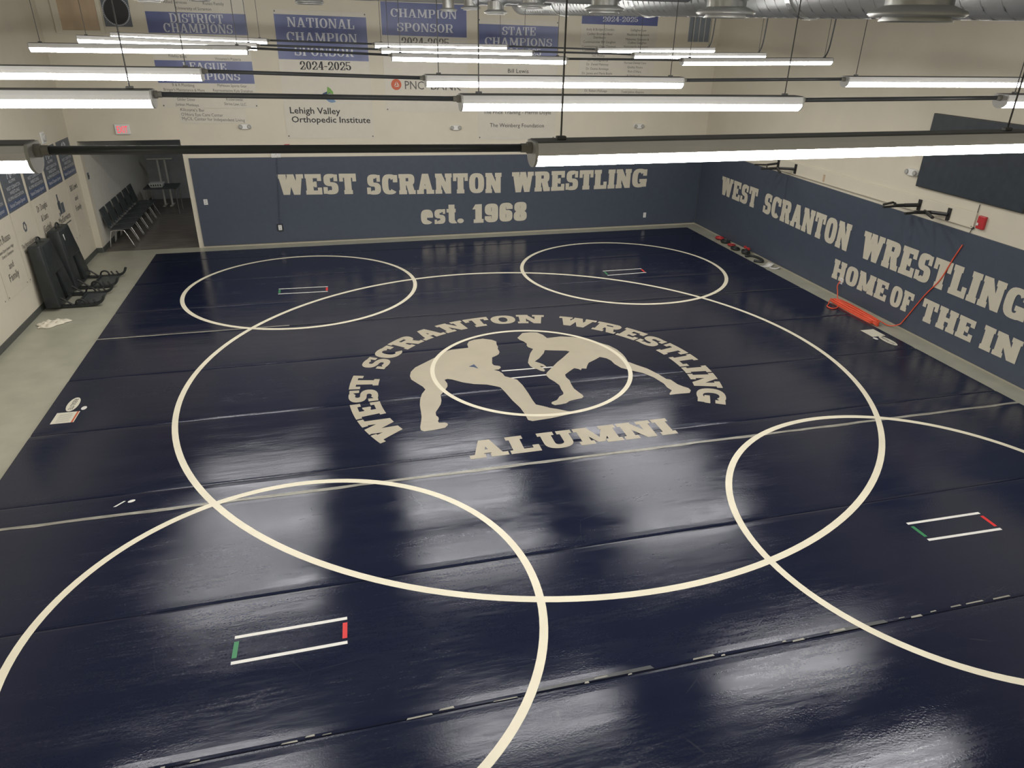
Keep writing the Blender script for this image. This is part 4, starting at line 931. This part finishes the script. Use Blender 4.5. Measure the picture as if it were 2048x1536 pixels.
obj('plug', TB([p[2] + Vector((0, .02, .02)), p[2] + Vector((0, -.02, -.02))], .022, 8), 'blackp', t)
# orange cord heaped on the floor
a = at(1683, 562, 'x', PX)
t = plate((PX, a.y, a.z), RIGHT, .075, .12, 'small white outlet at the lettering with the orange cord plugged in')
path = [(PX - .03, a.y, a.z), (PX - .06, a.y + .01, a.z - .10), (PX - .06, a.y - .03, .10), (PX - .10, a.y - .12, -.01), (6.90, a.y - .25, -.026)]
for k in range(11):
    y0, y1 = 1.78 - .03 * (k % 4), .50 + .05 * (k % 3)
    x0 = 6.74 + .03 * math.sin(k * 2.1); dx = .05 + .02 * (k % 3); z = -.024 + .0075 * k
    path += [(x0 + dx, y0 - .1, z), (x0 + dx * .8, (y0 + y1) / 2 + rnd.uniform(-.1, .1), z + .004), (x0 + .03, y1 + .06, z), (x0 - dx * .6, y1, z), (x0 - dx, y1 + .15, max(z, .006)), (x0 - dx, (y0 + y1) / 2, max(z, .012)), (x0 - dx * .5, y0, max(z, .01))]
    if k == 5: path += [(6.52, 1.62, .012), (6.40, 1.50, .012), (6.42, 1.38, .012), (6.55, 1.40, .014)]
path += [(6.85, .70, .02), (6.93, .45, -.02), (7.0, .30, .05)]
path += [tuple(at(px, py, 'x', PX - .014)) for px, py in ((1808, 640), (1850, 590), (1880, 560), (1905, 520), (1925, 490))]
o = obj('extension_cord', TB(smooth_path(path, 5), .0105, 6), 'cord', None, True)
tag(o, 'orange extension cord heaped on the floor and draped up the right padding', 'cord')
# small gear on the floor strip by the right wall
def coil(name, c, r, n, label, m, rr=.012, sq=1.0, cat='rope'):
    pts = []
    for i in range(n * 14):
        a = 2 * math.pi * i / 14; k = 1 + .18 * math.sin(a * .37 + c[1])
        pts.append((c[0] + r * k * math.cos(a) + .02 * math.sin(a * .21), c[1] + r * sq * k * math.sin(a) + .03 * math.cos(a * .17), ZF + rr + .006 + .0065 * i / 14 * 1.2))
    o = obj(name, TB(pts, rr, 6), m, None, True); tag(o, label, cat); return o
coil('rubber_band_coil', (6.93, 6.62, 0), .075, 5, 'red rubber exercise band coiled farthest along the right wall', 'bands', .018, 1.3, 'band')
coil('jump_rope', (6.90, 6.28, 0), .085, 6, 'black and dark jump rope coiled beside the red band', 'blackp', .013, 1.2)
coil('rubber_band_coil', (6.90, 5.98, 0), .07, 4, 'dull red exercise band coiled between the black ropes', 'bands', .012, 1.2, 'band')
coil('jump_rope', (6.82, 5.66, 0), .08, 5, 'black rope coil on the floor strip, third in the row of gear', 'blackp', .014, 1.3)
coil('jump_rope', (6.88, 5.28, 0), .08, 7, 'taller black rope coil just behind the rubber loop', 'blackp', .013, 1.1)
t = thing('dumbbell', 'small red handled weight lying on the taller black coil', 'weight', (6.93, 5.33, .07))
obj('handle', TB([(6.93, 5.23, .085), (6.93, 5.43, .085)], .016, 8), 'bands', t)
for y in (5.235, 5.395): obj('weight_head', TB([(6.93, y, .085), (6.93, y + .03, .085)], .034, 12), 'redp', t)
o = obj('rubber_loop', TB(smooth_path([(6.72, 5.02, ZF + .03), (6.90, 4.98, ZF + .03), (6.94, 4.70, ZF + .03), (6.86, 4.52, ZF + .03), (6.70, 4.62, ZF + .03)], 6), .03, 8), 'blackp', None, True)
tag(o, 'thick black rubber loop open towards the mat on the floor strip', 'band')
for (px, py, a, s, lb) in ((1528, 533, .3, 1.2, 'white sheet of paper nearest the black rubber loop'), (1549, 537, -.7, .8, 'curled white scrap of paper at the end of the gear row')):
    c = at(px, py, 'z', ZF); c.x = max(c.x, 6.80); bm = bmesh.new(); G = []
    for i in range(7):
        u = (i / 6 - .5) * .26 * s; z = ZF + .004 + .05 * s * (abs(i / 6 - .5) * 2) ** 2 * (1 if i > 3 else .3)
        G.append([bm.verts.new((c.x + math.cos(a) * u - math.sin(a) * v, c.y + math.sin(a) * u + math.cos(a) * v, z)) for v in (-.07 * s, .07 * s)])
    for g, h in zip(G, G[1:]): bm.faces.new((g[0], h[0], h[1], g[1]))
    o = obj('paper_sheet', bm, 'white', None, True); md = o.modifiers.new('thickness', 'SOLIDIFY'); md.thickness = .002; md.offset = 1
    tag(o, lb, 'paper')
